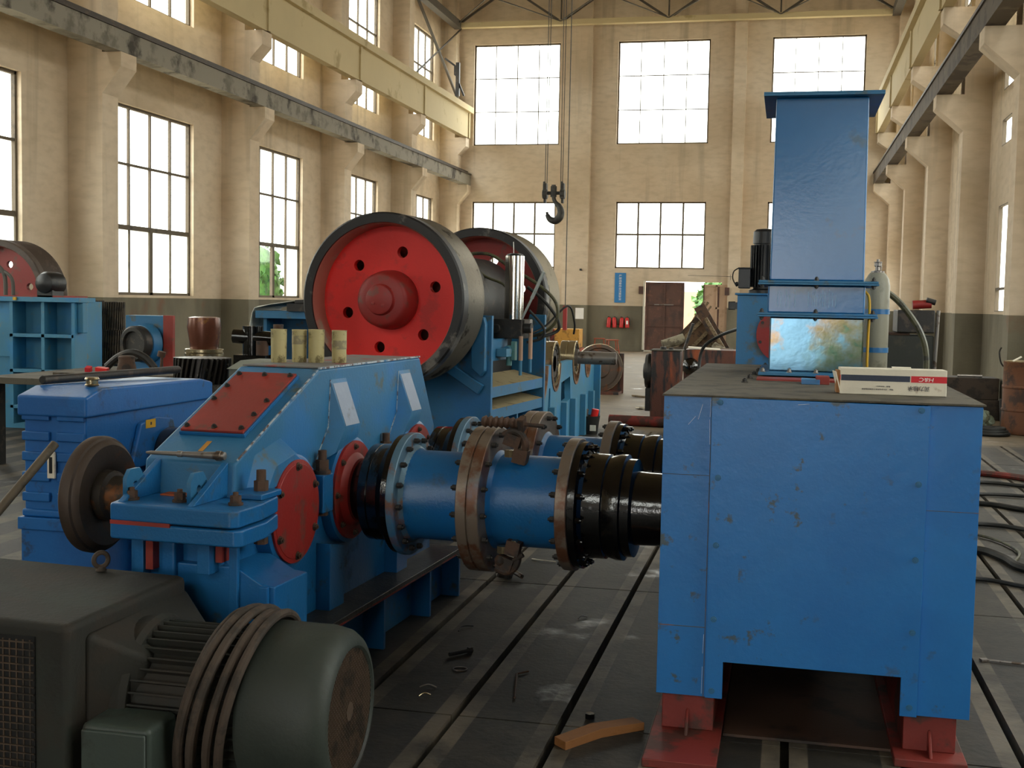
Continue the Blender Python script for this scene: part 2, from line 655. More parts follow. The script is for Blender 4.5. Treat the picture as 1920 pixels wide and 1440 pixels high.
def curve_mesh(splines, depth, name, mts, parent=None):
    """flat plate with holes: filled 2D outlines (x, y) extruded by depth along z"""
    cu = bpy.data.curves.new(name, 'CURVE')
    cu.dimensions = '2D'
    cu.fill_mode = 'BOTH'
    cu.extrude = depth / 2
    for sp_ in splines:
        s = cu.splines.new('POLY')
        s.points.add(len(sp_) - 1)
        for i, (x, y) in enumerate(sp_):
            s.points[i].co = (x, y, 0, 1)
        s.use_cyclic_u = True
    tmp = bpy.data.objects.new('tmp', cu)
    C.objects.link(tmp)
    dg = bpy.context.evaluated_depsgraph_get()
    me = bpy.data.meshes.new_from_object(tmp.evaluated_get(dg))
    bpy.data.objects.remove(tmp)
    me.name = name
    me.materials.clear()
    for q in mts:
        me.materials.append(q)
    o = bpy.data.objects.new(name, me)
    C.objects.link(o)
    if parent:
        o.parent = parent
    return o


def text_mesh(body, size, mt, name, parent, matrix, depth=0.0004, align='CENTER', shear=0.0, sx_=1.0):
    cu = bpy.data.curves.new(name, 'FONT')
    cu.body = body
    cu.size = size
    cu.align_x = align
    cu.align_y = 'CENTER'
    cu.extrude = depth
    cu.shear = shear
    tmp = bpy.data.objects.new('tmp', cu)
    C.objects.link(tmp)
    dg = bpy.context.evaluated_depsgraph_get()
    me = bpy.data.meshes.new_from_object(tmp.evaluated_get(dg))
    bpy.data.objects.remove(tmp)
    me.name = name
    me.materials.clear()
    me.materials.append(mt)
    me.transform(matrix @ Matrix.Diagonal((sx_, 1, 1, 1)))
    o = bpy.data.objects.new(name, me)
    C.objects.link(o)
    o.parent = parent
    return o


def circ(cx, cy, r, n=40, a0=0, a1=2 * PI):
    return [(cx + r * math.cos(a0 + (a1 - a0) * i / n), cy + r * math.sin(a0 + (a1 - a0) * i / n)) for i in range(n)]
#@@STRUCT

# ================================================================== THE HALL
XL, XR, YF, YB, ZC = -12.0, 3.62, 41.7, -14.0, 12.6
PIL = [18.9 + 5.75 * k for k in range(-6, 4)] + [41.45]
BAYS = [(a + b) / 2 for a, b in zip(PIL[:-1], PIL[1:])]
BAYS = [21.58 + 5.77 * k for k in range(-6, 4)]
TH = 0.19


def wall_cells(mb, axis, p0, p1, ua, ub, za, zb, holes):
    us = sorted({ua, ub} | {h[0] for h in holes} | {h[1] for h in holes})
    for a, b in zip(us[:-1], us[1:]):
        mid = (a + b) / 2
        hs = sorted([h for h in holes if h[0] < mid < h[1]], key=lambda h: h[2])
        z = za
        for h in hs + [(0, 0, zb, zb)]:
            if h[2] > z + 1e-6:
                if axis == 'x':
                    mb.box(p0, a, z, p1, b, h[2])
                else:
                    mb.box(a, p0, z, b, p1, h[2])
            z = h[3]


WN = [0]


def window(axis, plane, ua, ub, za, zb, cols, trans, face, pane_mats=None, mid_below=None, has_portal=True, tk=0.045, e=0.05):
    """one steel window: frame and bars, and its panes. trans = heights of the transoms"""
    WN[0] += 1
    root = bpy.data.objects.new('window_%d' % WN[0], None)
    C.objects.link(root)
    root['kind'] = 'structure'
    cu, cz = (ua + ub) / 2, (za + zb) / 2
    root.location = (plane, cu, cz) if axis == 'x' else (cu, plane, cz)
    fr, gl = MB(FRAME), MB(GLASS)

    def bx(mb, u0_, u1_, z0_, z1_, d):
        if axis == 'x':
            mb.box(-d / 2, u0_ - cu, z0_ - cz, d / 2, u1_ - cu, z1_ - cz)
        else:
            mb.box(u0_ - cu, -d / 2, z0_ - cz, u1_ - cu, d / 2, z1_ - cz)
    bx(fr, ua, ua + e, za, zb, .07)
    bx(fr, ub - e, ub, za, zb, .07)
    bx(fr, ua, ub, za, za + e, .07)
    bx(fr, ua, ub, zb - e, zb, .07)
    zs = [za] + sorted(trans) + [zb]
    for i in range(1, cols):
        u = ua + (ub - ua) * i / cols
        bx(fr, u - tk / 2, u + tk / 2, za, zb, .05)
    for z in trans:
        k = .09 if (mid_below and abs(z - mid_below) < .01) else tk
        bx(fr, ua, ub, z - k / 2, z + k / 2, .055)
    if mid_below:
        bx(fr, cu - .06, cu + .06, za, mid_below, .07)
    us = [ua + (ub - ua) * i / cols for i in range(cols + 1)]
    for r in range(len(zs) - 1):
        for c in range(cols):
            gl.use(pane_mats(r, c) if pane_mats else GLASS)
            bx(gl, us[c] + .005, us[c + 1] - .005, zs[r] + .005, zs[r + 1] - .005, .006)
    fr.build('window_frame', root)
    gl.build('window_pane', root)
    if has_portal:
        off = 0.10
        if axis == 'x':
            s = 1 if face > 0 else -1
            portal((plane - s * off, cu, cz), zb - za, ub - ua, (0, -s * PI / 2, 0))
        else:
            s = 1 if face > 0 else -1
            portal((cu, plane - s * off, cz), ub - ua, zb - za, (s * PI / 2, 0, 0))


# floor: bed plates with open slots in front, concrete behind
fm_ = MB(FLOOR)
fm_.box(XL, YB, -0.30, XR, 15.3, -0.07)
fm_.box(XL, 15.3, -0.30, XR, YF, 0.0)
fm_.box(XL, YB, -0.07, -2.876, 15.3, 0.0)
k0 = -7
joints = [YB] + [-11.3 + 2.25 * i for i in range(0, 12)] + [15.3]
for i in range(-7, 11):
    x = 0.045 + 0.415 * i
    for a, b in zip(joints[:-1], joints[1:]):
        fm_.box(x + 0.016, a + 0.006, -0.07, min(x + 0.415 - 0.016, XR), b - 0.006, 0.0)
fl = struct(fm_.build('floor'))

LB, LT = 1.6, 5.11
UB, UT = 7.06, 10.53
left_holes, right_holes = [], []
for c in BAYS:
    if c < 3:  # unseen bays behind the camera left windowless to darken the foreground
        continue
    left_holes += [(c - 1.56, c + 1.56, LB, LT), (c - 1.56, c + 1.56, UB, UT)]
    right_holes += [(c - 1.56, c + 1.56, LB, 3.47), (c - 1.56, c + 1.56, 4.52, 4.98), (c - 1.56, c + 1.56, 5.5, 6.0), (c - 1.56, c + 1.56, UB, UT)]
mb = MB(WALL)
wall_cells(mb, 'x', XL - TH, XL, YB, YF, 0, ZC, left_holes)
zlow = [(1.35, 5.02), (1.35, 5.02)]


def pilaster(mb, side, y):
    """pier with a lower and an upper corbel; side -1 left wall, +1 right wall"""
    if side < 0:
        X0, f = XL, 1
    else:
        X0, f = XR, -1
    w2 = .25
    y0_, y1_ = y - w2, min(y + w2, YF)
    pts = [(0, 0), (.65 if side < 0 else .5, 0)]
    a = .65 if side < 0 else .5
    pts = [(0, 0), (a, 0), (a, 4.98), (1.0, 5.42), (1.0, 5.66), (a, 5.66), (a, 6.68), (.93, 6.98), (.93, 7.28), (a - .12, 7.28), (a - .12, ZC - .05), (0, ZC - .05)]
    n = len(pts)
    vs = [(X0 + f * u, y0_, z) for u, z in pts] + [(X0 + f * u, y1_, z) for u, z in pts]
    mb.add(vs, [tuple(range(n)), tuple(reversed(range(n, 2 * n)))] + [((i + 1) % n, i, n + i, n + (i + 1) % n) for i in range(n)])


for y in PIL:
    pilaster(mb, -1, y)
struct(mb.build('wall_left'))
mb = MB(WALL)
wall_cells(mb, 'x', XR, XR + .06, YB, YF, 0, ZC, right_holes)
for y in PIL:
    pilaster(mb, 1, y)
struct(mb.build('wall_right'))

FAR_W = [(-10.94, -7.88), (-5.88, -2.78), (-.74, 2.25)]
far_holes = [(a, b, UB, UT) for a, b in FAR_W] + [(-10.94, -7.95, 1.62, 5.11), (-5.84, -2.78, 2.84, 5.11), (-.74, 2.25, 2.84, 5.11), (-4.76, -2.17, 0, 2.40)]
mb = MB(WALL)
wall_cells(mb, 'y', YF, YF + TH, XL - TH, XR + TH, 0, ZC, far_holes)
for xa, xb in ((-7.63, -6.74), (-1.97, -1.57)):
    mb.box(xa, YF - .22, 0, xb, YF, ZC - .05)
struct(mb.build('wall_far'))
GATE = (-3.2, 0.6, 0, 3.6)
near_holes = [(a, b, UB, UT) for a, b in FAR_W] + [GATE, (-10.94, -7.95, LB, LT), (.9, 3.0, LB, LT)]
mb = MB(WALL)
wall_cells(mb, 'y', YB - TH, YB, XL - TH, XR + TH, 0, ZC, near_holes)
struct(mb.build('wall_near'))
portal(((GATE[0] + GATE[1]) / 2, YB - .3, 1.8), GATE[1] - GATE[0], 3.6, (PI / 2, 0, 0))
mb = MB(CEIL)
mb.box(XL - TH, YB - TH, ZC, XR + TH, YF + TH, ZC + .25)
struct(mb.build('ceiling'))

for k, c in enumerate(BAYS):
    kk = k - 6
    if c < 3:
        continue

    def pm(r, cc, kk=kk):
        if r > 0:
            return GLASS
        if kk == 1 and cc in (0, 1, 2):
            return GLASS
        return FROST
    window('x', XL - .12, c - 1.56, c + 1.56, LB, LT, 4, [2.86, 4.03], 1, pm, 2.86)
    window('x', XL - .12, c - 1.56, c + 1.56, UB, UT, 4, [8.22, 9.37], 1)
    window('x', XR + .035, c - 1.56, c + 1.56, LB, 3.47, 2, [2.0], -1, e=.015)
    window('x', XR + .035, c - 1.56, c + 1.56, 4.52, 4.98, 2, [], -1, has_portal=False, e=.015)
    window('x', XR + .035, c - 1.56, c + 1.56, 5.5, 6.0, 2, [], -1, has_portal=False, e=.015)
    window('x', XR + .035, c - 1.56, c + 1.56, UB, UT, 4, [8.22, 9.37], -1)
for a, b in FAR_W:
    window('y', YF + .12, a, b, UB, UT, 4, [8.22, 9.37], -1, tk=.025)
window('y', YF + .12, -10.94, -7.95, 1.62, 5.11, 4, [2.84, 4.0], -1, tk=.06)
window('y', YF + .12, -5.84, -2.78, 2.84, 5.11, 4, [4.0], -1, tk=.06)
window('y', YF + .12, -.74, 2.25, 2.84, 5.11, 4, [4.0], -1, tk=.06)
portal((-3.46, YF + .3, 1.2), 2.6, 2.4, (-PI / 2, 0, 0))
for a, b in FAR_W:
    window('y', YB - .12, a, b, UB, UT, 4, [8.22, 9.37], 1)
window('y', YB - .12, -10.94, -7.95, LB, LT, 4, [2.84, 4.0], 1)  # two unseen lower windows behind the camera, added to light the front faces
window('y', YB - .12, .9, 3.0, LB, LT, 3, [2.84, 4.0], 1)

# crane runway beams on the corbels
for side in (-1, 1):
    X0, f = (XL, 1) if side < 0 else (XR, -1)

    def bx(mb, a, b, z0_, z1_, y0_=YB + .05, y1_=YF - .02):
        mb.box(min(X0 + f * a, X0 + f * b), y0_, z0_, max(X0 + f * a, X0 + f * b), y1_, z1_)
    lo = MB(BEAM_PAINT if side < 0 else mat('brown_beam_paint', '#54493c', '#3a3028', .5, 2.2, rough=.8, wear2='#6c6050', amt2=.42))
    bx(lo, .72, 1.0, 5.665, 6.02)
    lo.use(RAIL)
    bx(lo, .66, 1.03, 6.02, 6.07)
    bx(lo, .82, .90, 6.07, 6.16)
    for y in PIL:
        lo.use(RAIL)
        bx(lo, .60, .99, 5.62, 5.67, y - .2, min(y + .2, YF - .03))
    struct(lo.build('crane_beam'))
    up = MB(BEAM_CREAM)
    bx(up, .76, .96, 7.29, 8.2)
    bx(up, .62, 1.08, 8.15, 8.35)
    for y in PIL:
        bx(up, .74, 1.0, 7.29, 8.2, y - .08, min(y + .08, YF - .03))
    up.use(RAIL)
    bx(up, .82, .90, 8.35, 8.43)
    struct(up.build('crane_beam'))

# roof truss just inside the far wall, with its bracing to the side walls
mb = MB(BEAM_CREAM)
YT = 41.1
mb.box(XL + .7, YT - .12, 10.98, XR - .4, YT + .12, 11.15)
mb.use(TRUSS)
nx = 4
xs = [XL + .6 + (XR - XL - 1.1) * i / nx for i in range(nx + 1)]
for i in range(nx):
    xm = (xs[i] + xs[i + 1]) / 2
    mb.bar((xs[i], YT, 11.1), (xm, YT, 12.3), .07, .07)
    mb.bar((xm, YT, 12.3), (xs[i + 1], YT, 11.1), .07, .07)
    mb.bar((xs[i + 1], YT, 11.1), (xs[i + 1], YT, 12.4), .05, .05)
mb.box(XL + .5, YT - .1, 12.3, XR - .4, YT + .1, 12.42)
for i in range(nx):
    mb.bar((xs[i], YT - .1, 11.1), (xs[i + 1], YT - 5.7, 11.5), .03, .03)
    mb.bar((xs[i + 1], YT - .1, 11.1), (xs[i], YT - 5.7, 11.5), .03, .03)
mb.box(XL + .5, YB + .1, 10.95, XL + .75, YT, 11.2)
mb.box(XR - .65, YB + .1, 10.95, XR - .4, YT, 11.2)
for y in (35.9,):
    mb.bar((XL + .62, y, 11.1), (XL + .62, y + 5.7, 8.4), .07, .07)
    mb.bar((XL + .62, y, 8.4), (XL + .62, y + 5.7, 11.1), .04, .04)
struct(mb.build('roof_truss'))

# door leaf, sliding door and outside
dr = thing('door_1', 'tall brown steel door leaf standing closed in the far wall opening', 'door', (-4.08, YF + .02, 0))
dr['kind'] = 'structure'
mb = MB(DOOR_BROWN)
mb.box(-.66, -.02, .03, .66, .02, 2.38)
for z in (.03, .86, 1.6, 2.32):
    mb.box(-.66, -.05, z, .66, -.02, z + .06)
for x in (-.66, -.04, .6):
    mb.box(x, -.048, .03, x + .06, -.02, 2.38)
mb.build('door_panel', dr)
mb = MB(STEEL)
mb.box(-.35, -.08, 1.60, .3, -.05, 1.63)
mb.build('door_bolt', dr)
dr = thing('door_2', 'pale pinkish door leaf folded open at the right of the doorway', 'door', (-2.46, YF - .06, 0))
dr['kind'] = 'structure'
mb = MB(DOOR_PINK)
mb.box(-.29, -.03, .04, .62, .0, 2.32)
for z in (.04, 1.5, 2.26):
    mb.box(-.29, -.06, z, .62, -.03, z + .06)
mb.box(.1, -.06, .04, .16, -.03, 2.3)
mb.use(DOOR_BROWN)
mb.box(-.32, -.065, .04, -.28, -.03, 2.32)
mb.box(.17, -.045, .5, .22, -.03, 2.26)
mb.build('door_panel', dr)
mb = MB(mat('white_jamb', '#cfc9b8', rough=.7))
mb.box(-4.82, YF - .03, 0, -4.76, YF + .01, 2.42)
mb.box(-4.82, YF - .03, 0, -4.0, YF - .01, .05)
struct(mb.build('trim_1'))

mb = MB(OUT_GROUND)
mb.box(-90, -80, -.6, 90, 120, -.32)
o = mb.build('ground')
o['kind'] = 'structure'


def tree(loc, h, r, label):
    t = thing('tree', label, 'tree', loc, group=None)
    mb = MB(BARK)
    mb.cyl((0, 0, -.3), (0, 0, h * .6), r * .12, r * .07, n=10)
    mb.build('trunk', t)
    rr = random.Random(int(abs(loc[0] * 7 + loc[1] * 3)))
    mb = MB(LEAF)
    for i in range(260):
        a, b = rr.uniform(0, 2 * PI), rr.uniform(-1, 1)
        q = rr.uniform(.75, 1.0)
        s = math.sqrt(1 - b * b)
        c = Vector((math.cos(a) * s * r * q, math.sin(a) * s * r * q, h * .55 + b * h * .45 * q))
        e = rr.uniform(.12, .24) * r
        d1 = Vector((rr.uniform(-1, 1), rr.uniform(-1, 1), rr.uniform(-1, 1))).normalized() * e
        d2 = d1.cross(Vector((rr.uniform(-1, 1), rr.uniform(-1, 1), rr.uniform(-1, 1)))).normalized() * e * .6
        mb.add([c - d1, c - d2, c + d1, c + d2], [(0, 1, 2, 3)])
    mb.ball((0, 0, h * .55), 1, 14, (r * .8, r * .8, h * .4))
    mb.build('foliage', t)


tree((-15.0, 31.2, -.32), 3.6, .75, 'narrow dark green tree outside the second left window')
tree((-16.0, 35.2, -.32), 3.7, .8, 'bushier green tree outside behind the narrow tree')
tree((-2.9, 50.5, -.32), 3.2, .9, 'bright green tree seen through the far doorway')
mb = MB(OUT_WALL)
mb.box(-9.6, 53, -.32, 3, 53.3, 2.2)
struct(mb.build('garden_wall'))

# ================================================================== BLUE GUARD BOX (right foreground)
gd = thing('machine_guard', 'big blue sheet steel guard box standing on red feet, notch cut in its lower front', 'machine guard', (0.12, 5.6, 0))
ox, oy = 0.12, 5.6


def L(x0, y0, z0, x1, y1, z1, mb, dx=ox, dy=oy):
    mb.box(x0 - dx, y0 - dy, z0, x1 - dx, y1 - dy, z1)


mb = MB(GUARD)
L(-.425, 4.43, .17, -.421, 6.9, 1.27, mb)
L(.668, 4.43, .17, .672, 6.9, 1.27, mb)
L(-.42, 6.89, .3, .67, 6.9, 1.27, mb)
L(-.425, 4.425, .169, -.245, 4.435, 1.272, mb)
mb.build('side_panel', gd, bevel=.001)
mb = MB(GUARD)
L(.49, 4.425, .168, .672, 4.435, 1.270, mb)
mb.build('corner_panel', gd, bevel=.001)
# front panel with the notch
mb = MB(GUARD)
pl = [(-.252, 1.272), (.498, 1.268), (.494, .166), (.436, .166), (.436, .305), (-.184, .307), (-.184, .170), (-.246, .170)]
mb.prism([(a - ox, b) for a, b in pl], 'y', 4.410 - oy, 4.424 - oy)
fp = mb.build('front_panel', gd, bevel=.0015)
mb = MB(DUST)
L(-.43, 4.412, 1.272, .68, 6.905, 1.279, mb)
mb.build('top_plate', gd, bevel=.001)
for x, zs in ((-.222, (1.255, .982, .735, .463, .197)), (.468, (1.252, .993, .726, .468, .199))):
    for z in zs:
        b_ = MB(BLUE_DUST)
        hexbolt(b_, (0, 0, 0), (0, -1, 0), .0085, .006)
        b_.build('panel_bolt', gd, loc=(x - ox, 4.410 - oy, z))
seam = MB(mat('seam_grime', '#4d5358', '#8a5a3c', .45, 9, rough=.7))
L(-.2545, 4.4235, .17, -.2515, 4.4255, 1.27, seam)
L(-.425, 4.4240, .985, -.252, 4.4250, .987, seam)
L(-.424, 4.4240, .425, -.252, 4.4250, .428, seam)
L(.498, 4.4240, .90, .672, 4.4250, .902, seam)
seam.build('seam', gd)
for xa, za, xb, zb in ((-.256, 1.262, -.258, 1.20), (-.259, 1.19, -.256, 1.10), (-.257, .40, -.259, .33), (-.259, .28, -.2595, .18), (-.30, 1.19, -.285, 1.245), (-.335, 1.17, -.31, 1.20), (.05, 1.257, .09, 1.2605)):
    mb = MB(mat('pale_scratch', '#c4d4e0', rough=.6))
    mb.bar((xa - ox, 4.4236 - oy if xa < 0 else 4.4095 - oy, za), (xb - ox, 4.4236 - oy if xa < 0 else 4.4095 - oy, zb), .003, .0012)
    mb.build('scratch_mark', gd)
mb = MB(mat('brown_base_plate', '#4a3428', '#2c221c', .5, 3, rough=.6))
L(-.18, 4.50, .002, .45, 6.8, .012, mb)
mb.build('base_plate', gd)
# long red base rails
for x0, x1 in ((-.405, -.215), (.455, .635)):
    mb = MB(PRIMER_DIRTY)
    L(x0, 4.46, .03, x1, 6.8, .31, mb)
    L(x0 - .035, 4.12 if x0 < 0 else 4.36, 0, x1 + .03, 6.85, .03, mb)
    mb.prism([(4.46 - oy, .03), (4.38 - oy, .03), (4.46 - oy, .11)], 'x', (x0 + x1) / 2 - .006 - ox, (x0 + x1) / 2 + .006 - ox)
    mb.build('foot', gd, bevel=.004)
# red strip, bolts and loose bits on the top
mb = MB(PRIMER)
L(-.12, 5.42, 1.279, .24, 5.60, 1.287, mb)
mb.build('primer_strip', gd)
for i in range(6):
    b_ = MB(IRON_DARK)
    hexbolt(b_, (0, 0, 0), (0, 0, 1), .011, .014)
    b_.build('top_bolt', gd, loc=(-.165 + .012 * i - ox, 5.25 + .3 * i - oy, 1.279))
mb = MB(BLUE)
L(.07, 5.24, 1.279, .145, 5.36, 1.30, mb)
mb.use(PRIMER)
L(.13, 5.26, 1.279, .185, 5.38, 1.312, mb)
mb.build('lug', gd, bevel=.002)

# ------------------------------------------------------------------ chute on top
ch = thing('chute', 'tall blue square sheet metal chute with flared top flange standing on the guard box', 'chute', (.13, 6.12, 1.287))


def chute_shell(mb, x0, x1, y0, y1, z0, z1, X0=None, X1=None, t_=.006):
    X0 = x0 if X0 is None else X0
    X1 = x1 if X1 is None else X1
    vs = [(x0, y0, z0), (x1, y0, z0), (x1, y1, z0), (x0, y1, z0), (X0, y0, z1), (X1, y0, z1), (X1, y1, z1), (X0, y1, z1)]
    vs = [(a - .13, b - 6.12, c - 1.287) for a, b, c in vs]
    mb.add(vs, [(0, 1, 5, 4), (1, 2, 6, 5), (2, 3, 7, 6), (3, 0, 4, 7), (4, 5, 6, 7), (3, 2, 1, 0)])


def cbox(mb, *a):
    L(a[0], a[1], a[2] - 1.287, a[3], a[4], a[5] - 1.287, mb, .13, 6.12)


mb = MB(GREASED)
chute_shell(mb, -.077, .352, 5.85, 6.42, 1.30, 1.556)
mb.build('lower_section', ch, bevel=.008)
mb = MB(BLUE_GLOSS)
chute_shell(mb, -.09, .352, 5.85, 6.42, 1.574, 1.706)
mb.build('middle_section', ch, bevel=.008)
mb = MB(BLUE_GLOSS)
chute_shell(mb, -.084, .345, 5.85, 6.42, 1.726, 2.572, -.080, .337)
mb.build('upper_section', ch, bevel=.008)
for z in (1.556, 1.706):
    mb = MB(BLUE_DUST)
    cbox(mb, -.135, 5.79, z, .408, 6.48, z + .009)
    cbox(mb, -.132, 5.792, z + .010, .405, 6.478, z + .020)
    mb.build('flange', ch, bevel=.0015)
    for x in (-.115, .13, .385):
        b_ = MB(IRON_DARK)
        hexbolt(b_, (0, 0, 0), (0, 0, 1), .010, .014)
        hexbolt(b_, (0, 0, -.020), (0, 0, -1), .010, .012)
        b_.build('flange_bolt', ch, loc=(x - .13, 5.815 - 6.12, z + .020 - 1.287))
mb = MB(BLUE_DUST)
cbox(mb, -.136, 5.79, 2.572, .402, 6.48, 2.582)
cbox(mb, -.136, 5.79, 2.582, .402, 5.80, 2.59)
mb.build('top_flange', ch, bevel=.0015)
mb = MB(BLUE_DUST)
cbox(mb, -.12, 5.70, 1.287, .40, 6.5, 1.30)
mb.build('base_flange', ch, bevel=.002)
for x in (-.10, .02, .14, .37):
    b_ = MB(STEEL)
    hexbolt(b_, (0, 0, 0), (0, 0, 1), .010, .014)
    b_.build('flange_bolt', ch, loc=(x - .13, 5.76 - 6.12, .013))
mb = MB(mat('chalk_marks', '#8fb6d4', rough=.7))
rr = random.Random(3)
for x in (-.045, -.03, -.005, .01, .035, .095, .115, .125, .135, .15, .16, .172, .19, .205, .22):
    cbox(mb, x - .0012, 5.8493, 1.600 + rr.uniform(0, .01), x + .0012, 5.8498, 1.69 - rr.uniform(0, .03))
mb.build('scratch_mark', ch)

# ------------------------------------------------------------------ grey cylinder strapped beside the chute
gc = thing('gas_cylinder', 'grey accumulator cylinder with two blue straps right of the blue chute', 'cylinder', (.455, 6.62, 1.28))
mb = MB(GREY_CYL)
mb.lathe((0, 0, 0), (0, 0, 1), [(0, .060), (.01, .066), (.44, .066), (.475, .060), (.50, .045), (.51, .036)], 40)
mb.build('body', gc)
mb = MB(STEEL)
mb.lathe((0, 0, .51), (0, 0, 1), [(0, .034), (.008, .034), (.012, .014), (.03, .012), (.035, .018), (.05, .018), (.055, .008), (.07, .008)], 20)
for a in range(3):
    an = a * 2 * PI / 3
    mb.cyl((.018 * math.cos(an), .018 * math.sin(an), .518), (.018 * math.cos(an), .018 * math.sin(an), .565), .0025, n=6)
mb.lathe((0, 0, .563), (0, 0, 1), [(0, .021), (0, .015), (.004, .015), (.004, .021)], 20, closed=True)
mb.build('valve', gc)
for z in (.095, .295):
    mb = MB(BLUE)
    mb.lathe((0, 0, z), (0, 0, 1), [(0, .0665), (0, .069), (.026, .069), (.026, .0665)], 40, closed=True)
    mb.build('strap', gc)
yp = MB(YELLOW)
yp.tube([(0, 0, 0), (0, 0, .16), (.002, 0, .30), (-.003, 0, .355), (-.014, 0, .375), (-.028, .0, .385)], .0065, n=10)
place(yp, 'yellow_pipe', (.379, 5.98, 1.30), 'thin yellow pipe bending at its top between chute and grey cylinder', 'pipe')

# ------------------------------------------------------------------ blue drive stand with motor behind the chute
ds = thing('drive_stand', 'blue box shaped pedestal with round red cover behind the left side of the chute', 'pedestal', (0, 7.45, 0))
mb = MB(BLUE_DUST)
mb.box(-.285, -.2, 0, .26, .3, 1.668)
mb.box(-.30, -.215, 1.668, .27, .31, 1.68)
mb.build('body', ds, bevel=.004)
mb = MB(RED_DARK)
mb.cyl((-.005, -.202, 1.44), (-.005, -.212, 1.44), .165, n=48)
cv = mb.build('round_cover', ds, bevel=.002)
for a in range(8):
    an = a * PI / 4 + .3
    b_ = MB(IRON_DARK)
    hexbolt(b_, (0, 0, 0), (0, -1, 0), .007)
    b_.build('cover_bolt', ds, loc=(-.005 + .148 * math.cos(an), -.212, 1.44 + .148 * math.sin(an)))
mb = MB(BLACK)
mb.box(-.335, -.14, 1.585, -.285, -.06, 1.625)
mb.cyl((-.34, -.10, 1.605), (-.30, -.10, 1.605), .025, n=12)
mb.build('side_fitting', ds)
em = thing('electric_motor', 'black finned electric motor upright on the blue pedestal left of the chute', 'motor', (-.135, 7.5, 1.68))
mb = MB(BLACK)
mb.lathe((0, 0, 0), (0, 0, 1), [(0, .095), (.02, .095), (.03, .07), (.31, .07), (.33, .06), (.335, .02)], 36)
for a in range(28):
    an = 2 * PI * a / 28
    mb.obox((.079 * math.cos(an), .079 * math.sin(an), .165), (.022, .004, .25), (0, 0, an))
mb.build('finned_body', em)
mb = MB(BLACK)
mb.box(-.155, -.075, .03, -.085, .02, .15)
mb.box(-.16, -.08, .145, -.08, .025, .155)
mb.cyl((-.155, -.03, .06), (-.175, -.03, .05), .014, n=10)
mb.build('terminal_box', em, bevel=.006)
mb = MB(BLACK)
mb.lathe((0, 0, .30), (0, 0, 1), [(0, .078), (.07, .076), (.085, .06), (.09, .02)], 36)
mb.build('fan_cowl', em)
mb = MB(BLACK_RUBBER)
mb.tube([(-.172, -.03, .05), (-.19, -.03, .09), (-.185, -.035, .13), (-.16, -.04, .15)], .004, n=6)
mb.build('cable', em)

# ------------------------------------------------------------------ cardboard bearing box
cb = thing('carton', 'long white bearing carton upside down with blue and red stripe on the guard box', 'carton', (.395, 4.79, 1.2795), math.radians(2))
W2, D2, H2 = .1925, .05, .098
mb = MB(WHITE_CARD)
mb.box(-W2, -D2, 0, W2, D2, H2)
mb.build('box_body', cb, bevel=.0025)
mb = MB(CARD_BROWN)
mb.box(-W2 - .012, -D2 + .004, .004, -W2, D2 - .01, H2 - .01)
mb.use(WHITE_CARD)
mb.obox((-W2 - .01, -.02, .045), (.003, .07, .08), (0, -.25, .1))
mb.build('end_flap', cb)
mb = MB(WHITE_CARD)
mb.obox((.04, .045, H2 + .002), (.07, .02, .002), (.2, 0, .02))
mb.build('top_flap', cb)
yf = -D2 - .0006
mb = MB(NAVY)
mb.box(-W2 + .004, yf, .051, .061, yf + .001, .073)
mb.build('dark_stripe', cb)
mb = MB(RED_PRINT)
mb.box(.0645, yf, .050, W2 - .0005, yf + .001, .074)
mb.build('red_stripe', cb)
mb = MB(RED_PRINT)
mb.box(-W2 - .0006, -D2, .052, -W2 + .002, -D2 + .02, .072)
mb.build('red_stripe', cb)
Mup = lambda x, z: Matrix.Translation((x, yf - .0004, z)) @ Euler((PI / 2, 0, 0)).to_matrix().to_4x4() @ Matrix.Rotation(PI, 4, 'Z')
text_mesh('H&C', .021, WHITE_PRINT, 'brand_lettering', cb, Mup(.120, .062), shear=.15, sx_=1.25)
text_mesh('润力轴承', .020, INK, 'lettering', cb, Mup(.093, .0285), sx_=1.0)
text_mesh('地址：河北省临西县工业园区轴承路', .0062, INK, 'lettering', cb, Mup(-.055, .0215), sx_=1.15)
text_mesh('电话：0319-8551', .0062, INK, 'lettering', cb, Mup(-.035, .0325), sx_=1.15)

# ================================================================== GEARBOX with two output shafts
GA = math.radians(-3.3)
GO = (-1.75, 5.223, 0)
gb = thing('gearbox', 'big blue gearbox with red covers and sloping lid in the left centre', 'gearbox', GO, GA)
US = -.15


def gprism(mb, poly, a, b):
    """side profile (v, z) extruded across u"""
    mb.prism(poly, 'x', a, b)


# lower casing
mb = MB(BLUE)
gprism(mb, [(-1.16, .05), (1.02, .05), (1.02, .77), (-1.16, .77)], -.50, US)
mb.box(-.49, -1.22, .20, -.34, -1.15, .74)
mb.build('lower_casing', gb, bevel=.012)
# upper casing
mb = MB(BLUE_DUST)
gprism(mb, [(-1.13, .82), (1.04, .82), (1.06, .93), (.82, 1.305), (-.40, 1.300), (-1.12, .985)], -.53, US)
mb.build('upper_casing', gb, bevel=.012)
mb = MB(mat('dusty_roof_primer', '#6d6a66', '#8a4038', .46, 9, rough=.75, wear2='#5a7484', amt2=.45))
mb.box(-.52, -.385, 1.303, US - .01, .80, 1.309)
mb.build('roof_plate', gb)
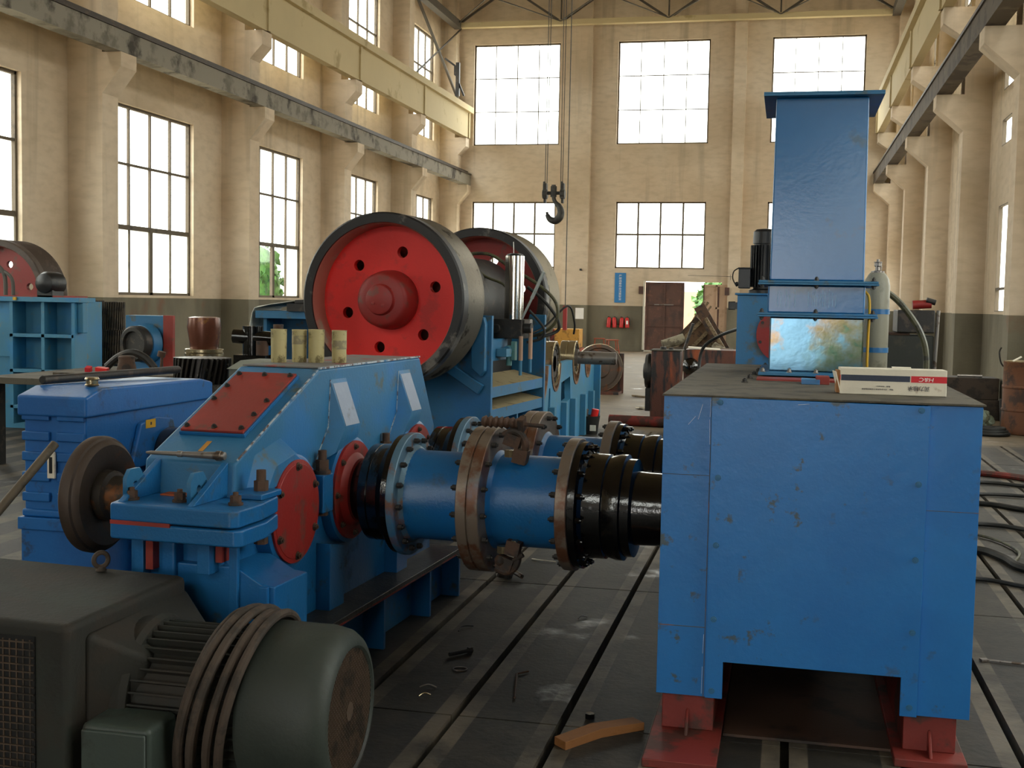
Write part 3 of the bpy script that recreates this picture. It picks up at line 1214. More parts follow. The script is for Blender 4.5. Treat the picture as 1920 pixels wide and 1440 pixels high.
# parting flanges, lipped all round
for z0, z1, e in ((.735, .795, .0), (.80, .862, .015)):
    mb = MB(BLUE)
    poly = [(-.49, -1.40), (.0 - e, -1.40), (.022 - e, -1.375), (.022 - e, -1.2), (-.02, -1.03), (-.10, -.985), (-.12, -.9), (-.12, 1.06), (-.56, 1.06), (-.56, -1.1), (-.50, -1.38)]
    mb.prism(poly, 'z', z0, z1)
    mb.build('parting_flange', gb, bevel=.008)
mb = MB(PRIMER)
mb.box(-.489, -1.403, .789, -.25, -1.36, .803)
mb.build('primer_seam', gb)
# recess ribs under the lid lip
for u in (-.47, -.19):
    mb = MB(BLUE)
    mb.add([(u - .012, -1.12, .862), (u - .012, -1.37, .862), (u - .012, -1.12, .99), (u + .012, -1.12, .862), (u + .012, -1.37, .862), (u + .012, -1.12, .99)],
           [(0, 1, 2), (5, 4, 3), (0, 3, 4, 1), (1, 4, 5, 2), (2, 5, 3, 0)])
    mb.build('gusset', gb, bevel=.003)
for u in (-.46, -.20):
    hl = curve_mesh([[(-.055, -.05), (.055, -.05), (.055, .03), (.03, .06), (-.03, .06), (-.055, .03)], circ(.0, .0, .015, 16)], .016, 'lifting_lug', [BLUE_DUST], gb)
    hl.matrix_local = Matrix.Translation((u - .02, -1.27, .91)) @ Matrix.Rotation(PI / 2, 4, 'Z') @ Matrix.Rotation(PI / 2, 4, 'X')
mb = MB(mat('orange_rust_smear', '#a84e1e', '#4a3428', .5, 7, rough=.7))
mb.box(-.42, -1.19, .863, -.22, -1.13, .868)
mb.build('rust_smear', gb)
# sloping lid details: slope plane from (v -1.12, z .985) to (v -.40, z 1.30)
sl = Vector((0, .72, .315)).normalized()
nn = Vector((0, -.315, .72)).normalized()


def slope(u, t_, h=0.):
    return Vector((u, -1.12, .985)) + sl * t_ + nn * h


def sbox(mb, ua, ub, ta, tb, h0, h1):
    vs = [slope(u, t_, h) for h in (h0, h1) for t_ in (ta, tb) for u in (ua, ub)]
    mb.add(vs, [(0, 2, 3, 1), (4, 5, 7, 6), (0, 1, 5, 4), (2, 6, 7, 3), (0, 4, 6, 2), (1, 3, 7, 5)])


mb = MB(BLUE)
sbox(mb, -.488, -.205, .19, .70, 0, .014)
mb.build('hatch_rim', gb, bevel=.002)
mb = MB(PRIMER)
sbox(mb, -.482, -.212, .195, .695, .014, .024)
hp = mb.build('red_hatch', gb, bevel=.002)
hp['label'] = 'red rectangular hatch on the sloping lid'
for i, (u, t_) in enumerate([(-.465, .22), (-.347, .22), (-.23, .22), (-.465, .445), (-.23, .445), (-.465, .67), (-.347, .67), (-.23, .67), (-.23, .33), (-.465, .56)]):
    b_ = MB(IRON_DARK)
    hexbolt(b_, (0, 0, 0), nn, .009)
    b_.build('hatch_bolt', gb, loc=slope(u, t_, .024))
mb = MB(mat('ochre_streak', '#b07a28', rough=.7))
sbox(mb, -.345, -.325, .075, .15, 0.0005, .0015)
mb.build('paint_streak', gb)
# side face mouldings: bearing bosses, gussets, weld lines
VC = [(-.75, .755), (-.147, .755), (.66, .755)]
for i, (v, z) in enumerate(VC):
    mb = MB(BLUE)
    r = .235 if i else .225
    mb.lathe((US - .02, v, z), (1, 0, 0), [(0, r + .012), (.075 if i == 0 else .06, r), (.08 if i == 0 else .065, r - .01)], 56)
    mb.build('bearing_boss', gb)
for vL, vR in ((-.29, -.125), (.515, .665)):
    P_ = .072
    mb = MB(BLUE_DUST)
    vs = [(US, vL, 1.25), (US, vR, 1.25), (US + P_, vR, 1.045), (US + P_, vL, 1.045),
          (US + .05, vR + .02, .985), (US + .05, vL - .05, .94), (US, vR + .03, .985), (US, vL - .13, .90), (US, vL - .02, 1.05), (US, vR + .02, 1.05)]
    mb.add(vs, [(0, 1, 2, 3), (3, 2, 4, 5), (0, 3, 8), (3, 5, 7, 8), (2, 1, 9), (4, 2, 9, 6), (5, 4, 6, 7)])
    mb.build('side_gusset', gb)
    ps = MB(PALE_STRIP)
    d_ = Vector((.205, 0, .072)).normalized() * .0015
    q = [Vector((US + .006, vL + .012, 1.233)), Vector((US + .006, vR - .006, 1.233)), Vector((US + P_ - .002, vR - .006, 1.051)), Vector((US + P_ - .002, vL + .012, 1.051))]
    ps.add(q + [a + d_ for a in q], [(3, 2, 1, 0), (4, 5, 6, 7), (0, 1, 5, 4), (1, 2, 6, 5), (2, 3, 7, 6), (3, 0, 4, 7)])
    ps.build('dusty_step', gb)
    WORN = mat('chipped_pale_edge', '#a8b4bc', '#5c4844', .5, 26, rough=.6, wear2='#2a668e', amt2=.46, scale2=14)
    mb = MB(WORN)
    mb.bar((US + .001, vL - .002, 1.25), (US + .001, vL - .02, 1.05), .005, .003)
    mb.build('edge_wear', gb)
    mb = MB(WORN)
    mb.bar((US + .001, vL - .02, 1.05), (US + .001, vL - .15, .91), .006, .003)
    mb.build('edge_wear', gb)
mb = MB(BLUE_DUST)
for v0, v1 in ((-.93, -.86), (-.87, -.62)):
    pass
mb.add([(US, -1.04, .87), (US, -.97, 1.00), (US, -.76, 1.045), (US, -.52, .9), (US + .065, -.99, .87), (US + .065, -.92, .955), (US + .065, -.76, .985), (US + .065, -.58, .9)],
       [(0, 1, 5, 4), (1, 2, 6, 5), (2, 3, 7, 6), (4, 5, 6, 7), (0, 4, 7, 3)])
mb.build('cover_shoulder', gb, bevel=.004)
WORN = mat('chipped_pale_edge', '#a8b4bc', '#5c4844', .5, 26, rough=.6, wear2='#2a668e', amt2=.46, scale2=14)
mb = MB(WORN)
mb.bar((US - .004, -.395, 1.304), (US - .004, .815, 1.309), .012, .008)
mb.build('edge_wear', gb)
mb = MB(WORN)
mb.bar((US - .003, -1.10, .996), (US - .003, -.41, 1.299), .006, .005)
mb.build('edge_wear', gb)
# covers
mb = MB(RED_DARK)
mb.lathe((US + .058, VC[0][0], VC[0][1]), (1, 0, 0), [(0, .206), (.012, .206), (.014, .190), (.016, .188)], 56)
c_ = mb.build('round_cover', gb)
c_['label'] = 'blank round red cover'
for a in range(6):
    an = a * PI / 3 + PI / 2
    b_ = MB(RUST)
    hexbolt(b_, (0, 0, 0), (1, 0, 0), .013)
    b_.build('cover_bolt', gb, loc=(US + .072, VC[0][0] + .178 * math.cos(an), VC[0][1] + .178 * math.sin(an)))
for v, z in VC[1:]:
    mb = MB(RED_DARK)
    mb.lathe((US + .043, v, z), (1, 0, 0), [(0, .218), (.014, .218), (.016, .165), (.030, .150), (.040, .140)], 56)
    mb.build('shaft_cover', gb)
    for a in range(8):
        an = a * PI / 4 + PI / 2
        b_ = MB(RUST)
        hexbolt(b_, (0, 0, 0), (1, 0, 0), .011)
        b_.build('cover_bolt', gb, loc=(US + .058, v + .192 * math.cos(an), z + .192 * math.sin(an)))
# flange bolts
for u, v in ((-.46, -1.31), (-.28, -1.285), (-.065, -1.27)):
    b_ = MB(RUST)
    hexbolt(b_, (0, 0, 0), (0, 0, 1), .020, .034)
    b_.build('flange_bolt', gb, loc=(u, v, .862))
for u, v in ((-.07, -1.07), (-.115, -.44), (-.125, .30)):
    b_ = MB(RUST)
    b_.cyl((0, 0, 0), (0, 0, .015), .036, n=16)
    b_.cyl((0, 0, .015), (0, 0, .06), .027, n=6)
    b_.cyl((0, 0, .06), (0, 0, .10), .018, n=12)
    b_.build('flange_bolt', gb, loc=(u, v, .862))
    b_ = MB(RUST)
    b_.cyl((0, 0, 0), (0, 0, -.05), .026, n=6)
    b_.build('flange_bolt', gb, loc=(u, v, .735))
# blocks beside the flange
mb = MB(BLUE)
mb.box(-.15, -1.16, .862, -.02, -1.0, .885)
mb.build('bolt_pad', gb, bevel=.006)
for v in (-.44, .30):
    mb = MB(BLUE)
    mb.box(-.15, v - .05, .70, -.085, v + .05, .862)
    mb.build('bolt_pad', gb, bevel=.006)
# lower side ribs
for v, w_, zt in ((-.345, .075, .53), (.43, .07, .55)):
    mb = MB(BLUE)
    mb.prism([(v - w_, .27), (v + w_, .27), (v + w_, zt), (v - w_, zt + .03)], 'x', US, -.085)
    mb.build('casing_rib', gb, bevel=.003)
mb = MB(BLUE)
mb.prism([(-.40, 0), (.055, 0), (.055, .56), (.0, .565), (-.10, .62), (-.40, .62)], 'y', -1.20, -.93)
mb.build('front_block', gb, bevel=.006)
for u0_, z0_ in ((-.12, .02), (.0, .02)):
    mb = MB(BLUE)
    mb.box(u0_, -1.22, z0_, u0_ + .035, -1.2, .56 if u0_ > -.05 else .735)
    mb.build('front_rib', gb, bevel=.004)
mb = MB(BLUE)
mb.box(-.22, -1.27, .60, -.17, -1.16, .735)
mb.build('front_rib', gb, bevel=.003)
mb = MB(BLUE)
mb.box(-.49, -1.27, .56, -.44, -1.16, .735)
mb.build('front_rib', gb, bevel=.003)
mb = MB(PRIMER)
mb.box(-.435, -1.262, .60, -.405, -1.16, .735)
mb.build('primer_patch', gb)
mb = MB(PRIMER)
mb.box(-.165, -1.235, .64, -.14, -1.16, .735)
mb.build('primer_patch', gb)
# base beam
mb = MB(OILY)
mb.box(-.22, -1.10, .245, .015, 1.09, .272)
bf = mb.build('base_ledge', gb, bevel=.003)
mb = MB(BLUE_DUST)
mb.box(-.55, -1.08, 0, -.10, 1.08, .245)
mb.box(-.55, -1.10, 0, .01, -1.06, .02)
mb.build('base_beam', gb, bevel=.004)
for v in (-.62, 0.0, .616, 1.078):
    mb = MB(BLUE)
    mb.box(-.10, v - .012, 0, 0.0, v + .012, .245)
    mb.build('foot_plate', gb, bevel=.002)
mb = MB(PRIMER_DIRTY)
mb.box(.0155, -1.05, .243, .0165, 1.05, .252)
mb.build('ledge_lip', gb)

# slim bar lying on the lid's lip
sb = thing('steel_bar', 'stepped dull steel bar lying along the lower lip of the gearbox lid', 'bar', (0, 0, 0))
M_g = Matrix.Translation(Vector(GO)) @ Matrix.Rotation(GA, 4, 'Z')
sb.matrix_world = M_g @ Matrix.Translation(Vector((-.35, -1.125, 1.006)))
mb = MB(STEEL)
mb.lathe((-.17, 0, .004), (1, .03, .005), [(0, .004), (.02, .007), (.13, .009), (.132, .012), (.15, .012), (.152, .010), (.24, .013), (.29, .015), (.292, .019), (.31, .019), (.312, .016), (.325, .015), (.328, .008)], 18)
mb.build('bar_shank', sb)

# four stained cups on the gearbox roof
cups = [((-.478, -.13), .150, .036, 'leftmost of the stained yellow plastic cups, tallest and cleanest'),
        ((-.415, -.05), .148, .034, 'second stained yellow cup, grey band round its upper half'),
        ((-.335, -.04), .150, .037, 'third stained yellow cup, streaked below with black'),
        ((-.240, .00), .148, .034, 'rightmost yellow cup standing apart, dirtier and ringed')]
for (u, v), h, r, lab in cups:
    c = thing('plastic_cup', lab + ' on gearbox roof', 'cup', M_g @ Vector((u, v, 1.309)), 0.3, 'stained cups on the gearbox roof')
    mb = MB(CREAM_CUP)
    mb.lathe((0, 0, 0), (0, 0, 1), [(0, r * .92), (.004, r * .97), (h * .45, r * .97), (h * .47, r * .98), (h - .006, r), (h, r * 1.03), (h, r * .95), (h - .01, r * .9), (.008, r * .82)], 28)
    mb.build('cup_wall', c)
    if 'second' in lab or 'rightmost' in lab:
        mb = MB(mat('grime_band', '#8a8064', '#a89c70', .5, 30, rough=.6))
        q = .55 if 'second' in lab else .42
        mb.lathe((0, 0, h * q), (0, 0, 1), [(0, r * .98), (.0, r * 1.005), (.04, r * 1.008), (.04, r * .98)], 28, closed=True)
        mb.build('grime_band', c)

# ------------------------------------------------------------------ coupling shafts


def coupling(v, name_label):
    z = .75
    s_ = thing('coupling_shaft', name_label, 'coupling shaft', M_g @ Vector((.5, v, z)), GA, 'coupling shafts between gearbox and guard box')
    ux = lambda u: u - .5

    def part(nm, mt, u, prof, n=60):
        mb = MB(mt)
        mb.lathe((ux(u), 0, 0), (1, 0, 0), prof, n)
        mb.build(nm, s_)
    part('black_hub', BLACK_OIL, -.066, [(0, .137), (.02, .143), (.055, .145), (.06, .205), (.065, .212), (.10, .213), (.103, .209), (.107, .213), (.15, .215), (.17, .235), (.19, .262), (.215, .262)])
    part('end_flange', FLANGE_BLUE, .150, [(0, .266), (.003, .269), (.032, .269), (.035, .266), (.036, .215), (.06, .198)], 64)
    part('tube', BLUE, .20, [(0, .204), (.02, .194), (.30, .194)])
    part('middle_flange', FLANGE, .474, [(0, .308), (.003, .312), (.044, .312), (.046, .309), (.047, .304), (.051, .304), (.052, .309), (.054, .312), (.095, .312), (.098, .308), (.099, .21)], 72)
    part('tube', BLUE, .565, [(0, .22), (.025, .196), (.33, .196)])
    part('end_flange', FLANGE, .885, [(0, .276), (.003, .280), (.045, .280), (.048, .277)], 64)
    part('black_hub', BLACK_OIL, .933, [(0, .268), (.03, .268), (.035, .235), (.05, .222), (.125, .220), (.13, .212), (.17, .222), (.20, .222), (.205, .205), (.24, .205), (.245, .155), (.30, .152), (.375, .15)])
    nb = 16
    for k, (u, r, sgn) in enumerate(((.186, .238, 1), (.474, .285, -1), (.573, .283, 1), (.885, .255, -1), (.963, .248, 1))):
        for a in range(nb):
            an = 2 * PI * a / nb + .1
            b_ = MB(IRON_DARK if k != 4 else BLACK_OIL)
            hexbolt(b_, (0, 0, 0), (sgn, 0, 0), .013, .022, washer=False)
            b_.build('flange_bolt', s_, loc=(ux(u), r * math.cos(an), r * math.sin(an)))
    return s_


coupling(-.125, 'front blue coupling shaft with black oily hubs and bolted flanges')
coupling(.70, 'rear coupling shaft, mostly hidden behind the front one')

# the two rusty clamps on the middle flange of the front shaft


def clamp(loc, up, label):
    t = thing('screw_clamp', label, 'clamp', M_g @ Vector(loc), GA, 'clamps on the middle flange')
    mb = MB(RUST)
    s = 1 if up else -1
    mb.tube([(-.02, -.03, 0), (.02, -.03, .02 * s), (.06, -.03, .0), (.075, -.03, -.05 * s), (.05, -.03, -.09 * s)], .016, n=10)
    mb.obox((.02, -.03, -.02 * s), (.07, .045, .05), (0, .3, 0))
    mb.use(BRASSY)
    mb.cyl((.01, -.03, -.06 * s), (.01, -.03, -.09 * s), .026, n=6)
    mb.cyl((.06, -.05, -.10 * s), (.06, -.01, -.10 * s), .02, n=6)
    mb.use(RUST)
    mb.obox((.055, -.03, -.085 * s), (.06, .05, .06), (0, .2, 0))
    mb.build('clamp_body', t)
    mb = MB(RUST)
    if up:
        mb.lathe((-.12, -.02, .055), (1, 0, -.02), [(x * .012 + (.004 if x % 2 else 0), .026 if x % 2 else .018) for x in range(0, 16)], 18)
        mb.cyl((.06, -.02, .05), (.15, -.02, .045), .009, n=10)
        mb.obox((.055, -.02, .05), (.025, .05, .055), (.3, 0, 0))
        mb.cyl((.045, -.02, .05), (.035, -.025, -.03), .012, n=8)
    else:
        mb.cyl((-.02, -.03, -.02), (.10, -.04, .06), .010, n=10)
        mb.ball((.0, -.04, .03), .025, 10)
    mb.build('screw_spindle', t)
    return t


clamp((.64, -.20, 1.04), True, 'rusty clamp with threaded spindle on top of the middle flange')
clamp((.63, -.25, .49), False, 'rusty lump-like clamp under the middle flange')

# ------------------------------------------------------------------ brown disc on the gearbox input shaft
fd = thing('flywheel_disc', 'rusty brown dished disc at left end of the gearbox', 'disc', M_g @ Vector((-1.0, -.61, .74)), GA)
mb = MB(RUSTY_DISC)
mb.lathe((-.12, 0, 0), (1, 0, 0), [(0, .20), (.0, .232), (.015, .25), (.045, .252), (.06, .245), (.065, .235), (.075, .232), (.09, .215), (.085, .155), (.07, .11), (.06, .10)], 72)
mb.build('dished_rim', fd)
mb = MB(mat('brown_hub', '#3c342c', '#7a4a24', .45, 6, rough=.55, metal=.3))
mb.lathe((-.07, 0, 0), (1, 0, 0), [(0, .11), (.06, .105), (.07, .085), (.30, .08), (.42, .078)], 40)
mb.build('hub', fd)

# ------------------------------------------------------------------ smaller blue reducer further left
rd = thing('reducer', 'smaller bright blue ribbed gear reducer at the far left behind the brown disc', 'gear reducer', (-3.47, 5.9, 0))
mb = MB(mat('reducer_blue', '#1c64a8', '#2f4254', .44, 8, rough=.4, wear2='#1c5c9e', amt2=.5))
X0_, X1_, Y0_, Y1_ = -.17, .17, -.63, .65
mb.box(X0_, Y0_, .52, X1_, Y1_, 1.05)
mb.box(X0_ - .01, Y0_ - .012, .5, X1_ + .01, Y1_ + .01, .54)
mb.build('casing', rd, bevel=.012)
mb = MB(mat('reducer_blue'
            , '#1f6cb4'))
mb.prism([(Y0_ - .03, 1.0), (Y1_ + .02, 1.0), (Y1_ + .02, 1.10), (Y1_ - .12, 1.125), (Y0_ + .12, 1.14), (Y0_ - .03, 1.10)], 'x', X0_ - .02, X1_ + .02)
mb.build('lid', rd, bevel=.012)
for z in (.98, .88, .78, .68, .58):
    for x0, x1 in ((-.17, -.02), (.02, .17)):
        mb = MB(mat('reducer_blue', ''))
        mb.box(x0, Y0_ - .022, z, x1, Y0_, z + .045)
        mb.build('casing_rib', rd, bevel=.006)
mb = MB(mat('reducer_blue', ''))
mb.prism([(-.26, .70), (-.16, .93), (.0, .955), (.18, .93), (.26, .70)], 'x', X1_, X1_ + .03)
mb.build('bearing_housing', rd, bevel=.01)
mb = MB(WHITE_CARD)
mb.box(-.02, Y0_ - .036, .70, .02, Y0_ - .022, .83)
mb.use(DARK)
mb.box(-.008, Y0_ - .040, .725, .008, Y0_ - .034, .805)
mb.build('oil_gauge', rd, bevel=.002)
mb = MB(YELLOW_LABEL)
mb.box(X1_ + .0305, -.12, .90, X1_ + .032, -.02, .945)
mb.use(INK)
mb.box(X1_ + .0321, -.075, .915, X1_ + .0326, -.06, .93)
mb.build('yellow_label', rd)
mb = MB(BLACK_OIL)
mb.lathe((X1_ + .03, .10, .74), (1, 0, 0), [(0, .14), (.02, .15), (.16, .145), (.17, .12), (.55, .115)], 40)
mb.build('shaft_hub', rd)
mb = MB(mat('brown_dull_iron', '#5c5248', '#3c342e', .5, 6, rough=.6, metal=.3))
mb.lathe((X1_ + .30, .10, .80), (1, 0, 0), [(0, .15), (0, .24), (.01, .25), (.12, .25), (.13, .24), (.13, .2), (.10, .15)], 56, closed=True)
mb.build('brake_ring', rd)
mb = MB(mat('reducer_blue', ''))
mb.box(-.2, Y0_ - .04, 0, .24, Y1_ + .05, .06)
for y in (Y0_, -.1, .55):
    mb.box(-.19, y, .06, .22, y + .03, .47)
mb.box(-.19, Y0_ - .03, .44, .24, Y1_ + .05, .5)
mb.box(-.12, Y0_ + .1, .06, .12, Y1_, .46)
mb.build('base_stand', rd, bevel=.004)
# a round bar and small brass nut lying on the lid
mb = MB(IRON_DARK)
mb.lathe((-.14, 0, 0), (.12, 1, 0), [(0, .018), (.005, .022), (1.15, .022), (1.16, .018)], 16)
place(mb, 'round_bar', (-3.5, 5.42, 1.165), 'dark round bar lying lengthwise on top of the small reducer', 'bar')
mb = MB(BRASSY)
mb.lathe((0, 0, 0), (0, 0, 1), [(0, .030), (.006, .036), (.012, .030), (.03, .030), (.036, .036), (.045, .030)], 24)
place(mb, 'bearing_nut', (-3.36, 5.42, 1.143), 'small shiny bearing nut on the near edge of the reducer top', 'nut')

# long pole leaning from the disc toward the lower left
mb = MB(mat('brown_pole', '#5c5040', '#463c30', .45, 9, rough=.7))
pA = Vector((-2.93, 4.45, .98)); pB = Vector((-3.18, 3.3, .03))
mb.cyl((0, 0, 0), pB - pA, .018, n=14)
place(mb, 'steel_pole', pA, 'thin brown pole slanting down to the floor at the left edge', 'pole')

# ================================================================== MOTOR in the left foreground
mt_ = thing('blower_motor', 'large grey green motor with mesh ended cowl and hood in the left foreground', 'motor', (-1.75, 3.62, 0))


def m2(x, y, z):
    return (x + 1.75, y - 3.62, z)


AX = (3.60 - 3.62, .285)
mb = MB(MOTOR_C)
mb.lathe((-1.60 + 1.75, AX[0], AX[1]), (1, 0, 0), [(0, .20), (0, .262), (.015, .27), (.20, .268), (.25, .258), (.275, .24), (.285, .222), (.287, .208), (.28, .200), (.265, .215), (.2, .25), (.01, .255)], 72, closed=True)
mb.build('fan_cowl', mt_)
# wire mesh end: real woven bars in a ring
mb = MB(GRILLE)
cx = -1.323 + 1.75
for i in range(-15, 16):
    o_ = i * .0128
    for sgn in (-1, 1):
        R = .207
        if abs(o_) < R:
            hl = math.sqrt(R * R - o_ * o_)
            dY, dZ = Vector((0, 1, sgn * 1.0)).normalized(), Vector((0, -sgn * 1.0, 1)).normalized()
            c = Vector((cx + .001 * sgn, AX[0], AX[1])) + dZ * o_
            mb.bar(c - dY * hl, c + dY * hl, .0034, .0034)
mb.cyl((cx - .002, AX[0], AX[1]), (cx + .004, AX[0], AX[1]), .03, n=20)
mb.use(MOTOR_G)
mb.cyl((cx - .07, AX[0], AX[1]), (cx - .06, AX[0], AX[1]), .2, n=40)
gr = mb.build('mesh_grille', mt_)
# finned stator
mb = MB(MOTOR_G)
mb.lathe((-2.0 + 1.75, AX[0], AX[1]), (1, 0, 0), [(0, .215), (.42, .215)], 48)
for a in range(40):
    an = 2 * PI * a / 40
    mb.obox((-1.79 + 1.75, AX[0] + .228 * math.cos(an), AX[1] + .228 * math.sin(an)), (.38, .028, .006), (an, 0, 0))
mb.build('finned_stator', mt_)
mb = MB(MOTOR_G)
mb.lathe((-2.06 + 1.75, AX[0], AX[1]), (1, 0, 0), [(0, .25), (.07, .262), (.09, .25)], 48)
mb.box(-2.0 + 1.75, -.2, 0, -1.6 + 1.75, .2, .06)
mb.build('end_shield', mt_)
# hood: tapering cowl over the left half
mb = MB(MOTOR_G)
hood = [(-2.95, .0), (-2.08, .0), (-2.03, .30), (-2.02, .50), (-2.03, .66), (-2.10, .70), (-2.95, .705)]
hv, hf = [], []
prof = [(3.235, .60), (3.245, .655), (3.33, .69), (3.96, .715), (4.02, .69)]
mb.add([m2(-2.95, 3.22, 0), m2(-2.08, 3.22, 0), m2(-2.08, 3.22, .60), m2(-2.95, 3.22, .62),
        m2(-2.95, 3.93, 0), m2(-2.06, 3.93, 0), m2(-2.06, 3.93, .605), m2(-2.95, 3.93, .625)],
       [(0, 1, 2, 3), (5, 4, 7, 6), (1, 5, 6, 2), (4, 0, 3, 7), (3, 2, 6, 7), (0, 4, 5, 1)])
mb.build('hood', mt_, bevel=.025)
mb = MB(MOTOR_G)
mb.add([m2(-2.08, 3.30, .10), m2(-2.08, 3.95, .10), m2(-2.08, 3.95, .56), m2(-2.08, 3.30, .56),
        m2(-1.93, 3.42, .16), m2(-1.93, 3.84, .16), m2(-1.93, 3.84, .46), m2(-1.93, 3.42, .46)],
       [(0, 1, 2, 3), (7, 6, 5, 4), (0, 3, 7, 4), (3, 2, 6, 7), (2, 1, 5, 6), (1, 0, 4, 5)])
mb.build('hood_neck', mt_, bevel=.02)
# louvred grille on the hood's front
mb = MB(GRILLE)
for i in range(26):
    x = -2.78 + i * .023
    mb.bar(m2(x, 3.214, .06), m2(x, 3.214, .55), .005, .005)
for i in range(22):
    z = .06 + i * .023
    mb.bar(m2(-2.80, 3.209, z), m2(-2.19, 3.209, z), .004, .004)
mb.use(DARK)
mb.box(*(m2(-2.80, 3.214, .05) + m2(-2.19, 3.219, .56)))
mb.build('hood_grille', mt_)
mb = MB(mat('terminal_box_green', '#3c4640', '#30342e', .45, 5, rough=.5))
mb.box(*(m2(-2.03, 3.20, .06) + m2(-1.80, 3.38, .315)))
mb.build('terminal_box', mt_, bevel=.02)
mb = MB(mat('terminal_box_green', ''))
mb.box(*(m2(-2.02, 3.188, .075) + m2(-1.81, 3.20, .30)))
mb.build('terminal_lid', mt_, bevel=.008)


def eye(loc, r, rz, mt):
    b_ = MB(mt)
    b_.tube([(r * math.cos(a * PI / 5), 0, r * 1.5 + r * math.sin(a * PI / 5)) for a in range(10)], r * .33, n=10, closed=True, sub=3)
    b_.cyl((0, 0, 0), (0, 0, r * .6), r * .75, r * .55, n=14)
    o = b_.build('lifting_eye', mt_, loc=loc)
    o.rotation_euler = (0, 0, rz)


eye(m2(-2.36, 3.86, .615), .026, .9, CABLE)
eye(m2(-1.66, 3.55, .505), .020, 1.0, STEEL)
# coiled cable thrown over the motor
cc = thing('coiled_cable', 'dusty brown cable coil hung over the grey green motor', 'cable coil', (-1.62, 3.6, 0))
rr = random.Random(11)
for i in range(7):
    x = -.14 + i * .024 + rr.uniform(-.008, .008)
    R = .283 + rr.uniform(0, .012) + (.014 if i in (1, 3) else 0)
    pts = []
    for a in range(-3, 17):
        an = a * PI / 10 + .15
        lean = .06 * math.cos(an) * (.5 + .15 * i)
        pts.append((x + .05 * math.sin(an) * 1.1 - .02 * (i % 2) * math.cos(an), -.0 - R * math.cos(an), .285 + R * math.sin(an) if an < PI else .285 + R * math.sin(an) * .9))
    pts = [p if p[2] > .015 else (p[0], p[1], .015) for p in pts]
    mb = MB(CABLE)
    mb.tube(pts, .0145, n=10, sub=3)
    mb.build('cable_loop', cc)

# ================================================================== BIG CRUSHER behind the gearbox
CA = math.radians(-5)
CO = (-2.68, 8.0, 0)
M_c = Matrix.Translation(Vector(CO)) @ Matrix.Rotation(CA, 4, 'Z')
cs = thing('jaw_crusher', 'large blue jaw crusher with bright red flywheel behind the gearbox', 'crusher', CO, CA)
RIM_FACE = mat('dark_rim_with_bare_patch', '#262424', '#a8a094', 0.43, 2.0, rough=.42, wear2='#4d4844', amt2=.45, metal=.2)


def flywheel(parent, u, v, z, R=.605, red=None, W=.45, rim_mt=None, face_mt=None, hub=True):
    red = red or RED
    rim_mt = rim_mt or GROOVED
    mb = MB(face_mt or RIM_FACE)
    mb.lathe((u, v, z), (0, 1, 0), [(.03, R * .845), (0, R * .875), (0, R - .012), (.012, R), (.07, R), (.07, R * .9), (.10, R * .82)], 96)
    # open the front: the ring alone, without caps
    mb = MB(face_mt or RIM_FACE)
    mb.lathe((u, v, z), (0, 1, 0), [(.0, R * .885), (0, R - .012), (.012, R), (.10, R), (.11, R * .97), (.16, R * .93), (.16, R * .89), (.01, R * .882)], 96, closed=True)
    rim = mb.build('flywheel_rim', parent)
    mb = MB(mat('dusty_pink_lip', '#a0584a', '#8c7a68', .48, 3, rough=.6))
    mb.lathe((u, v, z), (0, 1, 0), [(.012, R * .885), (.03, R * .865), (.20, R * .85), (.20, R * .88), (.014, R * .89)], 96, closed=True)
    mb.build('inner_lip', rim)
    mb = MB(rim_mt)
    prof = [(.10, R * .93)]
    n = 22
    for i in range(n):
        t_ = .10 + (W - .12) * i / n
        prof += [(t_, R - (.012 if i % 2 else .001))]
    prof += [(W - .02, R), (W - .008, R - .004), (W, R - .02), (W, R * .93)]
    mb.lathe((u, v, z), (0, 1, 0), prof, 96, closed=True)
    rim2 = mb.build('grooved_face', rim)
    holes = [circ(.345 * math.cos(a) * R / .605, .345 * math.sin(a) * R / .605, .040 * R / .605, 22) for a in [math.radians(16 + 60 * k) for k in range(6)]]
    d = curve_mesh([circ(0, 0, R * .86, 72)] + holes, .05, 'flywheel_disc', [red], parent)
    d.matrix_local = Matrix.Translation((u, v + .19, z)) @ Matrix.Rotation(PI / 2, 4, 'X')
    if hub:
        mb = MB(RED_DARK)
        mb.lathe((u, v + .10, z), (0, -1, 0), [(-.08, .21), (.0, .205), (.08, .19), (.10, .18), (.11, .165), (.115, .11), (.12, .105), (.145, .10), (.15, .09)], 56)
        h = mb.build('flywheel_hub', parent)
        for a in (-.9, -2.6):
            b_ = MB(RED_DARK)
            b_.lathe((0, 0, 0), (0, -1, 0), [(0, .012), (.004, .012), (.006, .007)], 14)
            b_.build('hub_plug', h, loc=(u + .05 * math.cos(a), v - .050, z + .05 * math.sin(a)))


